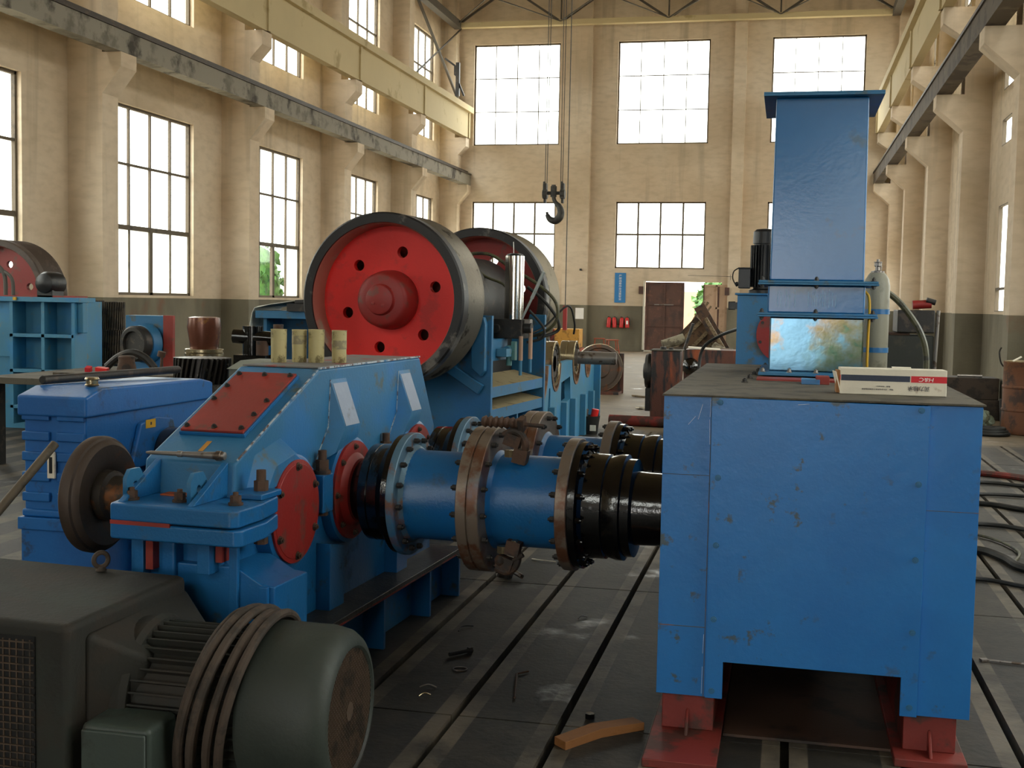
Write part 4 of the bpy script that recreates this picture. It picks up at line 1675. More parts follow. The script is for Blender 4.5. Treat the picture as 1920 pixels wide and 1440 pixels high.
flywheel(cs, -.055, 0, 1.6)
flywheel(cs, -.055, 2.0, 1.62, rim_mt=mat('dull_back_rim', '#847a68', '#4a443a', .45, 4, rough=.45, metal=.4), red=RED_DARK)
mb = MB(GROOVED)
mb.lathe((-.055, .44, 1.6), (0, 1, 0), [(0, .50), (.10, .50), (.12, .45)], 60)
mb.use(IRON_DARK)
mb.lathe((-.055, .56, 1.6), (0, 1, 0), [(0, .36), (1.42, .36)], 48)
mb.build('eccentric_shaft', cs)
for v in (.56, 1.93):
    mb = MB(BLUE_DUST)
    mb.prism([(-.85, 0), (.565, 0), (.565, 1.50), (.43, 1.505), (.40, 1.40), (-.55, 1.40), (-.85, 1.1)], 'y', v, v + .04)
    mb.build('side_plate', cs, bevel=.004)
mb = MB(BLUE_DUST)
mb.prism([(.44, 1.49), (.52, 1.49), (.535, 1.44), (.535, 1.10), (.50, 1.06), (.43, 1.12), (.42, 1.44)], 'y', .50, .56)
mb.build('edge_bracket', cs, bevel=.01)
mb = MB(BLUE_DUST)
mb.bar((.02, .53, 1.26), (.50, .53, .965), .05, .075)
mb.build('diagonal_rib', cs, bevel=.004)
KHAKI = mat('dust_khaki_ledge', '#8c7e5c', '#6c5c40', .45, 8, rough=.85)
for zt, h in ((1.04, .06), (.865, .05)):
    mb = MB(BLUE_DUST)
    mb.box(.30, .60, zt - h - .08, .555, 1.93, zt - h)
    mb.use(KHAKI)
    mb.prism([(.30, zt), (.30, zt - h), (.56, zt - h)], 'y', .60, 1.93)
    mb.build('cross_beam', cs, bevel=.003)
mb = MB(BLUE_DUST)
mb.box(.40, .60, .1, .44, 1.93, .76)
mb.build('front_plate', cs)
for v in (.9, 1.25, 1.6):
    mb = MB(BLUE_DUST)
    mb.box(.44, v, .12, .55, v + .03, .74)
    mb.build('plate_rib', cs, bevel=.002)
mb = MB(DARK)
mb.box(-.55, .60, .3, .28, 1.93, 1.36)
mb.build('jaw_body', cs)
mb = MB(BLUE_DUST)
mb.box(.44, .60, 1.17, .56, .95, 1.33)
mb.use(BLUE_PALE)
mb.box(.56, .68, 1.2, .64, .80, 1.26)
mb.cyl((.60, .80, 1.24), (.60, .95, 1.24), .035, n=16)
mb.build('cylinder_bracket', cs, bevel=.004)

hc = thing('hydraulic_cylinder', 'shiny chromed vertical hydraulic jack cylinder standing beside the red flywheel', 'hydraulic cylinder', M_c @ Vector((.605, .95, 1.33)), CA)
mb = MB(CHROME)
mb.lathe((0, 0, .145), (0, 0, 1), [(0, .072), (.47, .072), (.472, .066)], 48)
mb.build('chrome_barrel', hc)
mb = MB(BLACK)
mb.lathe((0, 0, .615), (0, 0, 1), [(0, .068), (.012, .06), (.02, .03)], 32)
mb.build('top_cap', hc)
mb = MB(WHITE_PRINT)
mb.cyl((-.01, 0, .63), (-.014, 0, .72), .003, n=8)
mb.build('breather_wire', hc)
mb = MB(IRON_DARK)
mb.box(-.16, -.09, .0, .09, .09, .145)
mb.cyl((.09, -.02, .08), (.15, -.02, .08), .04, n=16)
mb.cyl((-.10, -.09, .07), (-.10, -.13, .07), .035, n=16)
mb.use(STEEL)
mb.box(.09, -.04, .10, .14, .03, .145)
mb.build('valve_block', hc, bevel=.006)
mb = MB(mat('lever_grey', '#9aa09c', '#5f6460', .4, 12, rough=.4, metal=.5))
mb.cyl((.08, -.05, .15), (.15, -.04, .30), .009, n=12)
mb.cyl((.15, -.04, .30), (.235, -.03, .50), .013, n=12)
mb.build('pump_lever', hc)
mb = MB(mat('fittings_mix', '#5a8c8a', '#3c6a3c', .45, 12, rough=.5))
mb.box(.02, -.12, -.16, .05, -.06, -.02)
mb.cyl((.0, -.10, -.20), (.0, -.10, -.05), .022, n=14)
mb.build('green_valve', hc, bevel=.003)
mb = MB(mat('dull_pink_hose', '#b08c74', '#8c7c6c', .45, 12, rough=.7))
mb.cyl((.09, -.1, -.16), (.09, -.1, .02), .016, n=14)
mb.use(BLUE_PALE)
mb.cyl((.09, -.1, -.27), (.09, -.1, -.16), .012, n=10)
mb.build('hose_end', hc)
mb = MB(mat('dull_pink_hose', ''))
mb.cyl((.14, -.02, -.15), (.14, -.02, .08), .016, n=14)
mb.use(BLUE_PALE)
mb.cyl((.14, -.02, -.25), (.14, -.02, -.15), .012, n=10)
mb.build('hose_end', hc)


def hose(pts, r, lab, mt=BLACK_RUBBER, M=None, cat='hose', grp=None):
    P = [Vector(p) for p in pts]
    if M:
        P = [M @ p for p in P]
    o = P[0].copy()
    mb = MB(mt)
    mb.tube([p - o for p in P], r, n=8, sub=6)
    return place(mb, 'hydraulic_hose' if cat == 'hose' else 'cable', o, lab, cat, grp)


OLIVE = mat('olive_greasy_hose', '#4c4a30', '#2c2a20', .5, 14, rough=.5)
hose([(.02, 1.2, 1.95), (.30, 1.2, 1.97), (.50, 1.2, 1.86), (.72, 1.2, 1.735), (.85, 1.2, 1.62), (.875, 1.2, 1.50), (.82, 1.2, 1.41), (.70, 1.2, 1.35), (.58, 1.1, 1.34)], .013, 'outer hose looping widest to the right behind the chrome cylinder', OLIVE, M_c)
hose([(.60, 1.3, 1.72), (.72, 1.3, 1.63), (.82, 1.3, 1.52), (.86, 1.3, 1.44), (.84, 1.3, 1.38), (.72, 1.2, 1.33)], .013, 'middle hose running inside the widest loop', BLACK_RUBBER, M_c)
hose([(.68, 1.1, 1.54), (.74, 1.1, 1.48), (.80, 1.1, 1.40), (.78, 1.1, 1.33), (.68, 1.05, 1.30)], .010, 'small low hose beside the valve block', BLACK_RUBBER, M_c)
hose([(.14, 1.3, 1.90), (.25, 1.3, 1.80), (.40, 1.3, 1.74), (.46, 1.3, 1.66)], .010, 'thin hose crossing the rear red flywheel', OLIVE, M_c)
hose([(.66, 1.2, 1.36), (.75, 1.3, 1.42), (.90, 1.4, 1.58), (.93, 1.5, 1.45), (.90, 1.6, 1.36)], .008, 'thin black hose curling lowest right of the loops', BLACK_RUBBER, M_c)

# ================================================================== OPEN GEAR HOUSING with bearings
gh = thing('gear_housing', 'open blue lower gear housing with rust coloured bearing saddles', 'gear housing', (-2.45, 13.6, 0))
HY0, HY1 = -2.02, 2.0
sad = [(-1.50, .34), (-.70, .27), (.60, .27), (1.45, .24)]


def wall_outline():
    pts = [(HY0, 0), (HY0, .94)]
    for c, r in sad:
        pts += [(c - r, .945)] + [(c - r * math.cos(a * PI / 12), .945 - r * 1.12 * math.sin(a * PI / 12)) for a in range(1, 12)] + [(c + r, .945)]
    pts += [(HY1, .95), (HY1, .42), (1.72, 0)]
    return pts


holes_h = [[(-1.12, .48), (-.98, .72), (-.72 - .30, .76), (-.52, .50)], ]
holes_h = [[(-1.16, .36), (-1.06, .70), (-1.0, .70), (-.98, .36)], [(-.36, .46), (-.36, .72), (.20, .76), (.26, .50)]]
for x, nm in ((0, 'housing_wall'), (-.95, 'housing_wall')):
    o = curve_mesh([wall_outline()] + (holes_h if x == 0 else []), .07, nm, [BLUE_PALE], gh)
    o.matrix_local = Matrix.Translation((x, 0, 0)) @ Matrix(((0, 0, 1, 0), (1, 0, 0, 0), (0, 1, 0, 0), (0, 0, 0, 1)))
for y in (HY0, HY1 - .02):
    mb = MB(BLUE_PALE)
    mb.box(-.95, y, .0, .0, y + .05, .93)
    mb.build('end_plate', gh, bevel=.003)
mb = MB(DARK)
mb.box(-.92, HY0 + .05, .05, -.05, HY1 - .05, .3)
mb.build('sump', gh)
for c, r in sad:
    mb = MB(mat('rusty_saddle', '#7c5a40', '#5a4030', .5, 9, rough=.6))
    n = 16
    vs, fs = [], []
    for x in (-.10, .045):
        for rr_ in (r, r - .03):
            for a in range(n + 1):
                an = PI * a / n
                vs.append((x, c - rr_ * math.cos(an), .945 - rr_ * 1.12 * math.sin(an)))
    N1 = n + 1
    for a in range(n):
        A, B, C_, D = a, N1 + a, 2 * N1 + a, 3 * N1 + a
        fs += [(A, A + 1, B + 1, B), (C_ + 1, C_, D, D + 1), (B, B + 1, D + 1, D), (A + 1, A, C_, C_ + 1)]
    for a in (0, n):
        fs.append((a, N1 + a, 3 * N1 + a, 2 * N1 + a))
    mb.add(vs, fs)
    mb.build('bearing_saddle', gh)
for y in (-1.02, -.30, .28, 1.0, 1.62):
    mb = MB(BLUE_PALE)
    mb.box(.035, y - .05, 0, .10, y + .06, .50)
    mb.build('housing_rib', gh, bevel=.004)
mb = MB(BLUE_PALE)
mb.box(-.1, HY1 - .03, .1, .12, HY1 + .03, .98)
mb.build('lifting_plate', gh, bevel=.004)


def gear_teeth(mb, c, ax, r, L_, n, depth, skew=0.):
    """a toothed cylinder along ax from c"""
    c, ax = Vector(c), Vector(ax).normalized()
    x, y, d = basis_for(ax)
    mb.cyl(c, c + d * L_, r - depth, n=max(24, n))
    for i in range(n):
        a0 = 2 * PI * i / n
        w_ = 2 * PI / n * .28
        vs = []
        for t_, sk in ((0, 0), (L_, skew)):
            for aa, rr_ in ((-w_ * 1.2, r - depth - .002), (w_ * 1.2, r - depth - .002), (w_ * .7, r), (-w_ * .7, r)):
                an = a0 + aa + sk
                vs.append(c + d * t_ + (x * math.cos(an) + y * math.sin(an)) * rr_)
        mb.add(vs, [(3, 2, 1, 0), (4, 5, 6, 7), (0, 1, 5, 4), (1, 2, 6, 5), (2, 3, 7, 6), (3, 0, 4, 7)])


def bearing(parent, loc, r, L_=.22):
    mb = MB(BRASSY)
    mb.lathe(loc, (1, 0, 0), [(0, r - .03), (0, r - .006), (.006, r), (L_ * .45, r), (L_ * .46, r - .008), (L_ * .54, r - .008), (L_ * .55, r), (L_ - .006, r), (L_, r - .006), (L_, r - .03), (L_ - .02, r - .04), (.02, r - .04)], 48, closed=True)
    ring = mb.build('bearing_ring', parent)
    mb = MB(IRON_DARK)
    mb.lathe((loc[0] + .02, loc[1], loc[2]), (1, 0, 0), [(0, r * .62), (L_ - .04, r * .62)], 40)
    for i in range(16):
        a = 2 * PI * i / 16
        mb.cyl((loc[0] + .03, loc[1] + r * .74 * math.cos(a), loc[2] + r * .74 * math.sin(a)), (loc[0] + L_ - .015, loc[1] + r * .74 * math.cos(a), loc[2] + r * .74 * math.sin(a)), r * .10, n=10)
    mb.build('roller_cage', ring)


g1 = thing('gear_shaft', 'near gear shaft resting in the open blue housing, big brassy bearing at its end', 'gear shaft', (-2.45, 12.9, .945))
bearing(g1, (-.16, 0, 0), .245, .20)
mb = MB(STEEL)
mb.cyl((-.95, 0, 0), (.02, 0, 0), .09, n=24)
mb.build('shaft', g1)
mb = MB(GROOVED)
gear_teeth(mb, (-.62, 0, 0), (1, 0, 0), .30, .34, 30, .04)
mb.build('toothed_gear', g1)
g2 = thing('gear_shaft', 'far gear shaft in the open blue housing, long bare end sticking out to the right', 'gear shaft', (-2.45, 14.2, .96))
bearing(g2, (-.14, 0, 0), .20, .18)
mb = MB(STEEL)
mb.cyl((-.95, 0, 0), (.06, 0, 0), .10, n=24)
mb.cyl((.06, 0, 0), (.50, 0, 0), .075, n=24)
mb.cyl((.50, 0, 0), (.512, 0, 0), .068, n=24)
mb.build('shaft', g2)
mb = MB(GROOVED)
gear_teeth(mb, (-.56, 0, 0), (1, 0, 0), .17, .36, 16, .035)
mb.build('pinion', g2)
rg = MB(IRON_DARK)
rg.lathe((0, 0, 0), (1, 0, 0), [(0, .30), (0, .37), (.02, .385), (.30, .385), (.32, .37), (.32, .30)], 48, closed=True)
rg.use(RUST)
rg.lathe((.02, 0, 0), (1, 0, 0), [(0, .28), (.28, .28), (.28, .31), (0, .31)], 48, closed=True)
place(rg, 'ring_casting', (-3.95, 18.6, .74), 'dark hollow cylindrical casting standing behind the open housing', 'casting')
cr_ = MB(WOOD)
cr_.box(-.3, -.25, 0, .35, .25, .345)
for z in (.02, .28):
    cr_.box(-.32, -.27, z, .37, -.25, z + .05)
place(cr_, 'wooden_block', (-3.8, 18.6, 0), 'low wooden block under the hollow casting', 'block')

# ================================================================== LEFT: second crusher frame against the light
lf = thing('crusher_frame', 'blue ribbed steel machine frame with two by two recesses at left edge', 'machine frame', (-8.4, 12.8, 0))


def lbx(mb, x0, y0, z0, x1, y1, z1):
    mb.box(x0 + 8.4, y0 - 12.8, z0, x1 + 8.4, y1 - 12.8, z1)


mb = MB(BLUE_PALE)
lbx(mb, -9.6, 12.70, 0, -8.0, 12.74, 1.5)
lbx(mb, -9.9, 12.9, 0, -8.9, 14.6, 1.5)
mb.build('frame_plate', lf)
mb = MB(BLUE_PALE)
lbx(mb, -9.4, 12.42, 1.50, -7.86, 12.76, 1.555)
mb.build('top_flange', lf, bevel=.003)
for x in (-8.78, -8.37, -7.98):
    mb = MB(BLUE_PALE)
    lbx(mb, x, 12.45, 0.08, x + .045, 12.70, 1.50)
    mb.build('upright_rib', lf, bevel=.003)
for z in (1.09, .68, .26):
    mb = MB(BLUE_PALE)
    lbx(mb, -8.78, 12.45, z, -7.95, 12.70, z + .04)
    mb.build('cross_rib', lf, bevel=.003)
mb = MB(BLUE_PALE)
lbx(mb, -9.05, 12.5, .85, -8.78, 12.6, 1.5)
mb.build('ear_plate', lf, bevel=.01)
mb = MB(BLUE_PALE)
lbx(mb, -7.935, 12.5, 1.15, -7.86, 12.6, 1.5)
mb.build('ear_plate', lf, bevel=.01)
BROWN_RIM = mat('brown_dusty_rim', '#4a3d34', '#5f5044', .5, 5, rough=.6)
flywheel(lf, -.93, .15, 1.57, .67, red=RED_DARK, rim_mt=BROWN_RIM, face_mt=BROWN_RIM, W=.5, hub=False)
mb = MB(PRIMER)
lbx(mb, -8.75, 12.5, 1.555, -7.95, 12.74, 1.575)
mb.build('primer_pad', lf)
bm_ = MB(BLACK)
bm_.lathe((0, .16, 0), (0, -1, 0), [(0, .11), (.03, .135), (.22, .135), (.28, .11), (.31, .05)], 32)
bm_.box(-.10, -.1, -.16, .10, .12, -.08)
place(bm_, 'small_motor', (-8.35, 12.6, 1.715), 'small round black motor on top of the left blue frame', 'motor')
for i, (dx, hh, rr_) in enumerate(((0, .42, .035), (.12, .36, .04), (.22, .28, .035))):
    hose([(-8.98 + dx, 12.5, 1.57), (-8.99 + dx, 12.5, 1.57 + hh * .6), (-9.06 + dx, 12.5, 1.57 + hh * .9), (-9.2 + dx, 12.52, 1.57 + hh), (-9.4, 12.55, 1.57 + hh * 1.02)], rr_ * .6,
         ('tallest', 'middle', 'shortest')[i] + ' of three thick grey hoses arching over the left frame', mat('grey_hose', '#55504a', '#3c3834', .45, 10, rough=.6), grp='hoses on the left frame')
mb = MB(YELLOW)
mb.box(-.02, -.01, 0, .02, .01, .035)
place(mb, 'yellow_tag', (-8.68, 12.412, 1.515), 'tiny yellow tag on the left frame flange', 'tag')

# gear blanks stacked against the left wall
rackm = MB(IRON_DARK)
rackm.box(-.5, -.4, 0, .55, .4, .62)
rackm.box(-.55, -.45, .62, .6, .45, .66)
place(rackm, 'steel_bench', (-9.05, 15.2, 0), 'low dark steel bench by the left wall carrying gear blanks', 'bench')
for (x, y, z, r, h, n, lab) in [(-9.33, 15.0, .665, .17, .33, 26, 'dark brown gear blank lowest at left of the bench'),
                                (-9.30, 15.0, 1.0, .165, .20, 0, 'smooth disc between two gear blanks of the left pile'),
                                (-9.28, 15.0, 1.205, .15, .31, 26, 'ribbed gear blank topmost of the left pile'),
                                (-8.97, 15.0, .665, .16, .45, 30, 'tall toothed gear blank in the right pile, lower one'),
                                (-8.97, 15.0, 1.12, .155, .38, 30, 'toothed gear blank topmost of the right pile'),
                                (-8.68, 15.1, .665, .14, .28, 0, 'short smooth dark disc right of the two gear piles')]:
    t = thing('gear_blank', lab, 'gear', (x, y, z), 0, 'gear blanks on the bench by the left wall')
    mb = MB(mat('brown_gear_steel', '#4a4034', '#2e2822', .5, 8, rough=.6, metal=.3))
    if n:
        gear_teeth(mb, (0, 0, 0), (0, 0, 1), r, h, n, .02, .12)
    else:
        mb.lathe((0, 0, 0), (0, 0, 1), [(0, r - .01), (.01, r), (h - .01, r), (h, r - .01)], 36)
    mb.build('gear_body', t)
    mb = MB(DARK)
    mb.cyl((0, 0, h), (0, 0, h + .003), r * .3, n=20)
    mb.build('bore', t)

# table with machine parts
tb = thing('steel_table', 'heavy dark table behind the small reducer covered with machine parts', 'table', (-6.0, 11.3, 0))
mb = MB(DUST)
mb.box(-1.25, -1.45, .76, 1.35, .65, .82)
mb.build('tabletop', tb, bevel=.005)
for x in (-1.15, 1.25):
    for y in (-1.35, .55):
        mb = MB(IRON_DARK)
        mb.box(x - .05, y - .05, 0, x + .05, y + .05, .76)
        mb.build('leg', tb)
bh = thing('bearing_housing', 'blue square housing with dark round wheel and red end plate on the table', 'housing', (-6.42, 11.62, .82))
mb = MB(BLUE_DUST)
mb.box(-.30, -.15, 0, .14, .05, .57)
mb.build('housing_body', bh, bevel=.006)
mb = MB(PRIMER)
mb.box(.14, -.17, 0, .25, -.12, .575)
mb.build('end_plate', bh, bevel=.004)
mb = MB(BLUE_DUST)
mb.lathe((-.05, -.15, .28), (-.25, -1, 0), [(0, .21), (.10, .19), (.12, .15)], 40)
mb.build('neck', bh)
mb = MB(IRON_DARK)
mb.lathe((-.07, -.25, .28), (-.25, -1, 0), [(0, .17), (.02, .185), (.10, .185), (.12, .165), (.12, .13), (.09, .12)], 44)
mb.build('dark_wheel', bh)
rl = thing('roller_casting', 'reddish brown oily drum with shiny double bearing ring at its foot', 'casting', (-5.07, 9.98, .82))
mb = MB(mat('oily_brown_casting', '#6c4030', '#a07038', .42, 6, rough=.25, wear2='#4c3428', amt2=.5, metal=.3))
mb.lathe((0, 0, .26), (0, 0, 1), [(0, .10), (.05, .125), (.12, .13), (.24, .15), (.33, .14), (.34, .09)], 44)
mb.build('casting_body', rl)
for z in (.245, .28):
    mb = MB(BRASSY)
    mb.lathe((0, 0, z), (0, 0, 1), [(0, .165), (.004, .17), (.028, .17), (.032, .165)], 48)
    mb.build('bearing_ring', rl)
mb = MB(IRON_DARK)
mb.cyl((0, 0, 0), (0, 0, .25), .13, n=30)
mb.build('lower_drum', rl)
dm = MB(BLACK_OIL)
dm.box(-.17, -.12, 0, .16, .12, .12)
dm.cyl((-.02, 0, .12), (-.02, 0, .40), .10, n=20)
dm.cyl((-.2, -.05, .30), (.2, .0, .28), .07, n=18)
dm.use(RUST)
dm.cyl((.10, -.05, .12), (.10, -.05, .26), .06, n=14)
dm.cyl((.2, .1, .0), (.2, .1, .42), .05, n=14)
place(dm, 'pump_casting', (-5.05, 11.0, .92), 'black greasy pump casting with rusty studs on the table', 'pump')
bs = MB(WOOD)
bs.box(-.2, -.15, 0, .25, .2, .10)
place(bs, 'timber_block', (-5.05, 11.0, .82), 'timber block under the greasy pump casting', 'block')

# helical gear on its block, grey block, and work bench with clutter
st2 = MB(IRON_DARK)
st2.box(-.14, -.14, 0, .14, .14, .93)
place(st2, 'gear_stand', (-4.0, 7.85, 0), 'narrow dark stand under the big helical gear', 'stand')
hg = thing('helical_gear', 'dark toothed helical gear lying flat behind the reducer', 'gear', (-4.0, 7.85, .93))
mb = MB(mat('black_gear_steel', '#2c2824', '#8a8478', .40, 14, rough=.35, metal=.6))
gear_teeth(mb, (0, 0, .06), (0, 0, 1), .20, .18, 30, .035, .18)
mb.build('toothed_rim', hg)
mb = MB(STEEL)
mb.cyl((.05, 0, 0), (.05, 0, .06), .12, n=24)
mb.build('gear_hub', hg)
gx = thing('grey_crate', 'grey steel box with sloped lid edges behind the left side of the gearbox roof', 'box', (-3.24, 7.55, 0))
mb = MB(mat('grey_green_paint', '#5e6058', '#4c4c44', .45, 5, rough=.7))
mb.box(-.31, -.22, 0, .32, .18, 1.13)
mb.build('crate_body', gx, bevel=.004)
mb = MB(mat('pale_grey_green_paint', '#84867a', '#6c6c60', .45, 5, rough=.7))
mb.add([(-.32, -.23, 1.13), (.33, -.23, 1.13), (.33, .19, 1.13), (-.32, .19, 1.13), (-.25, -.17, 1.185), (.29, -.17, 1.185), (.29, .13, 1.185), (-.25, .13, 1.185)],
       [(0, 1, 5, 4), (1, 2, 6, 5), (2, 3, 7, 6), (3, 0, 4, 7), (4, 5, 6, 7), (3, 2, 1, 0)])
mb.build('crate_lid', gx)
wb = thing('work_bench', 'grimy wooden topped bench with clutter behind the small reducer', 'bench', (-4.95, 8.6, 0))
mb = MB(mat('bench_top', '#5a5040', '#3c352a', .5, 7, rough=.8))
mb.box(-.5, -.35, .94, .45, .35, 1.0)
mb.build('bench_top', wb, bevel=.004)
for x in (-.45, .4):
    for y in (-.3, .3):
        mb = MB(IRON_DARK)
        mb.box(x - .03, y - .03, 0, x + .03, y + .03, .94)
        mb.build('leg', wb)
mb = MB(RED)
mb.obox((0, 0, .02), (.09, .06, .03), (.1, .1, .2))
place(mb, 'red_cloth', (-5.15, 8.45, 1.0), 'crumpled small red cloth on the grimy bench', 'cloth')
mb = MB(RED_PRINT)
mb.obox((0, 0, .02), (.04, .05, .04), (.3, .1, .2))
place(mb, 'red_clamp_knob', (-5.25, 8.42, 1.0), 'red knob left of the crumpled red cloth', 'knob')
mb = MB(RUST)
mb.lathe((0, 0, 0), (0, 0, 1), [(0, .07), (.02, .075), (.09, .06), (.12, .065), (.13, .05)], 24)
place(mb, 'rusty_socket', (-4.97, 8.5, 1.0), 'rusty brown socket standing on the grimy bench', 'socket')
mb = MB(IRON_DARK)
mb.tube([(-.22, 0, .02), (-.12, 0, .10), (0, 0, .14), (.12, 0, .10), (.2, 0, .02)], .03, n=10)
place(mb, 'curved_bracket', (-5.1, 8.8, 1.0), 'dark arched bracket at the back of the grimy bench', 'bracket')
mb = MB(BLUE_PALE)
mb.box(-.035, -.03, 0, .035, .03, .03)
place(mb, 'blue_block', (-4.72, 8.35, 1.0), 'small pale blue block at right end of the grimy bench', 'block')
mb = MB(RUST)
mb.cyl((0, 0, 0), (.01, 0, .14), .012, n=10)
mb.cyl((0, 0, .13), (.01, 0, .17), .03, n=12)
place(mb, 'upright_bolt', (-4.68, 8.5, 1.0), 'upright rusty bolt beside the blue block', 'bolt')

# blue cabinet with cloth and dark parts
bc = thing('blue_stand', 'blue steel stand with a white cloth hanging over its left end', 'stand', (-5.2, 12.4, 0))
mb = MB(BLUE_DUST)
mb.box(-.33, -.35, 1.38, .55, .4, 1.46)
mb.box(-.26, -.3, 0, -.22, .35, 1.38)
mb.box(.45, -.3, 0, .49, .35, 1.38)
mb.box(-.26, .1, 0, .49, .14, 1.38)
mb.build('stand_body', bc, bevel=.003)
cl = MB(CLOTH)
cp = []
for i in range(10):
    f = i / 9
    cp.append(f)
vs, fs = [], []
rr = random.Random(4)
prof_c = [(-.46, .86), (-.45, 1.0), (-.42, 1.22), (-.37, 1.44), (-.33, 1.50), (-.15, 1.53), (.1, 1.56), (.32, 1.585)]
for j, (x, z) in enumerate(prof_c):
    for i in range(9):
        y = -.36 + i * .085
        edge = 0
        if j < 3:
            y = -.36 + i * .085 * (.35 + .2 * j)
        vs.append((x + .012 * math.sin(i * 2.1 + j), y, z + .012 * math.sin(i * 1.7 + j * 1.3) + (0 if j > 2 else 0)))
for j in range(len(prof_c) - 1):
    for i in range(8):
        fs.append((j * 9 + i, j * 9 + i + 1, (j + 1) * 9 + i + 1, (j + 1) * 9 + i))
cl.add(vs, fs)
o = cl.build('draped_cloth', smooth=80)
sm = o.modifiers.new('thick', 'SOLIDIFY')
sm.thickness = .006
o.location = (-5.2, 12.4, 0)
tag(o, 'white cloth draped over a box and hanging off the blue stand', 'cloth')
mb = MB(IRON_DARK)
mb.box(-.13, -.2, 0, .13, .15, .08)
mb.cyl((-.05, -.15, .09), (.1, -.15, .1), .03, n=12)
place(mb, 'dark_tray', (-5.02, 12.2, 1.46), 'dark tray of small parts beside the white cloth', 'tray')
mb = MB(BLACK)
mb.lathe((0, 0, 0), (0, 0, 1), [(0, .14), (.06, .15), (.12, .11), (.28, .11), (.33, .05)], 24)
mb.box(-.16, -.08, .1, -.05, .08, .2)
mb.box(-.06, -.05, .3, .03, .05, .36)
place(mb, 'pump_unit', (-4.82, 12.4, 1.46), 'black pump unit on blue stand, half behind the red flywheel', 'pump')

# ================================================================== FAR END OF THE HALL
YW = YF - .002
# fire extinguishers
for i, x in enumerate((-5.98, -5.77, -5.54, -5.33)):
    t = thing('fire_extinguisher', ('leftmost', 'second from left', 'third from left', 'rightmost')[i] + ' of the four red fire extinguishers on the far wall', 'fire extinguisher', (x, YW - .1, .80), 0, 'fire extinguishers on the far wall')
    mb = MB(FIRE_RED)
    mb.lathe((0, 0, 0), (.06 * (-1) ** i, 0, 1), [(0, .06), (.01, .07), (.28, .07), (.33, .05), (.35, .025)], 20)
    mb.build('tank', t)
    mb = MB(BLACK)
    mb.box(-.03, -.02, .35, .03, .02, .38)
    mb.tube([(.03, 0, .36), (.085, 0, .30), (.085, 0, .12)], .01, n=6)
    mb.build('nozzle', t)
    if i == 3:
        mb = MB(WHITE_PRINT)
        mb.box(-.035, -.075, .12, .035, -.069, .24)
        mb.build('label_sticker', t)
mb = MB(IRON_DARK)
mb.box(-.42, 0, 0, .42, .03, .03)
place(mb, 'wall_bracket', (-5.655, YW - .03, .9), 'thin bracket rail behind the four extinguishers', 'bracket')
mb = MB(WHITE_PRINT)
mb.box(-.145, -.008, -.19, .145, 0, .19)
place(mb, 'paper_notice', (-6.98, YW - .22, 1.26), 'white paper notice pinned on the far pier', 'notice')
bn_ = thing('banner', 'narrow vertical blue banner with white characters on the far wall', 'banner', (-5.62, YW, 2.17))
mb = MB(BANNER)
mb.box(-.19, -.02, -.51, .19, 0, .51)
mb.build('banner_board', bn_)
for i, chx in enumerate('严禁违章作业注意安全'):
    text_mesh(chx, .085, WHITE_PRINT, 'character', bn_, Matrix.Translation((0, -.022, .405 - i * .089)) @ Euler((PI / 2, 0, 0)).to_matrix().to_4x4(), sx_=1.25, depth=.001)
for x, y, lab in ((-4.90, YW, 'small brown switch box left of the brown door'), (-1.98 + .0, YW - .22, 'small brown switch box on the pier right of the doorway')):
    mb = MB(DOOR_BROWN)
    mb.box(-.075, -.06, -.13, .075, 0, .13)
    place(mb, 'switch_box', (x, y, 2.10), lab, 'switch box', bevel=.005)
mb = MB(IRON_DARK)
mb.tube([(0, 0, 0), (.4, 0, -.01), (1.4, 0, -.02)], .006, n=5)
mb.box(1.3, -.01, -.03, 1.5, .01, -.02)
mb.cyl((1.42, 0, -.14), (1.42, 0, .05), .006, n=5)
place(mb, 'wall_cable', (-3.3, YW - .24, 2.62), 'thin cable with small insulator above the doorway', 'cable')
mb = MB(IRON_DARK)
mb.cyl((0, 0, 0), (0, -.08, 0), .025, n=10)
mb.box(-.05, -.1, -.02, .03, -.07, .05)
place(mb, 'wall_lamp_bracket', (-6.95, YW - .22, 2.75), 'small lamp bracket on the far pier', 'bracket')
# stools


def stool(x, y, rz, label):
    t = thing('stool', label, 'stool', (x, y, 0), rz, 'stools at the far wall')
    mb = MB(WOOD_RED)
    mb.box(-.19, -.14, .42, .19, .14, .455)
    mb.build('seat', t, bevel=.006)
    for sx_, sy_ in ((-1, -1), (1, -1), (-1, 1), (1, 1)):
        mb = MB(WOOD_RED)
        mb.bar((sx_ * .20, sy_ * .15, 0), (sx_ * .14, sy_ * .10, .42), .035, .035)
        mb.build('leg', t)
    for a in (-1, 1):
        mb = MB(WOOD_RED)
        mb.bar((-.18, a * .13, .12), (.18, a * .13, .12), .025, .03)
        mb.build('stretcher', t)
    return t


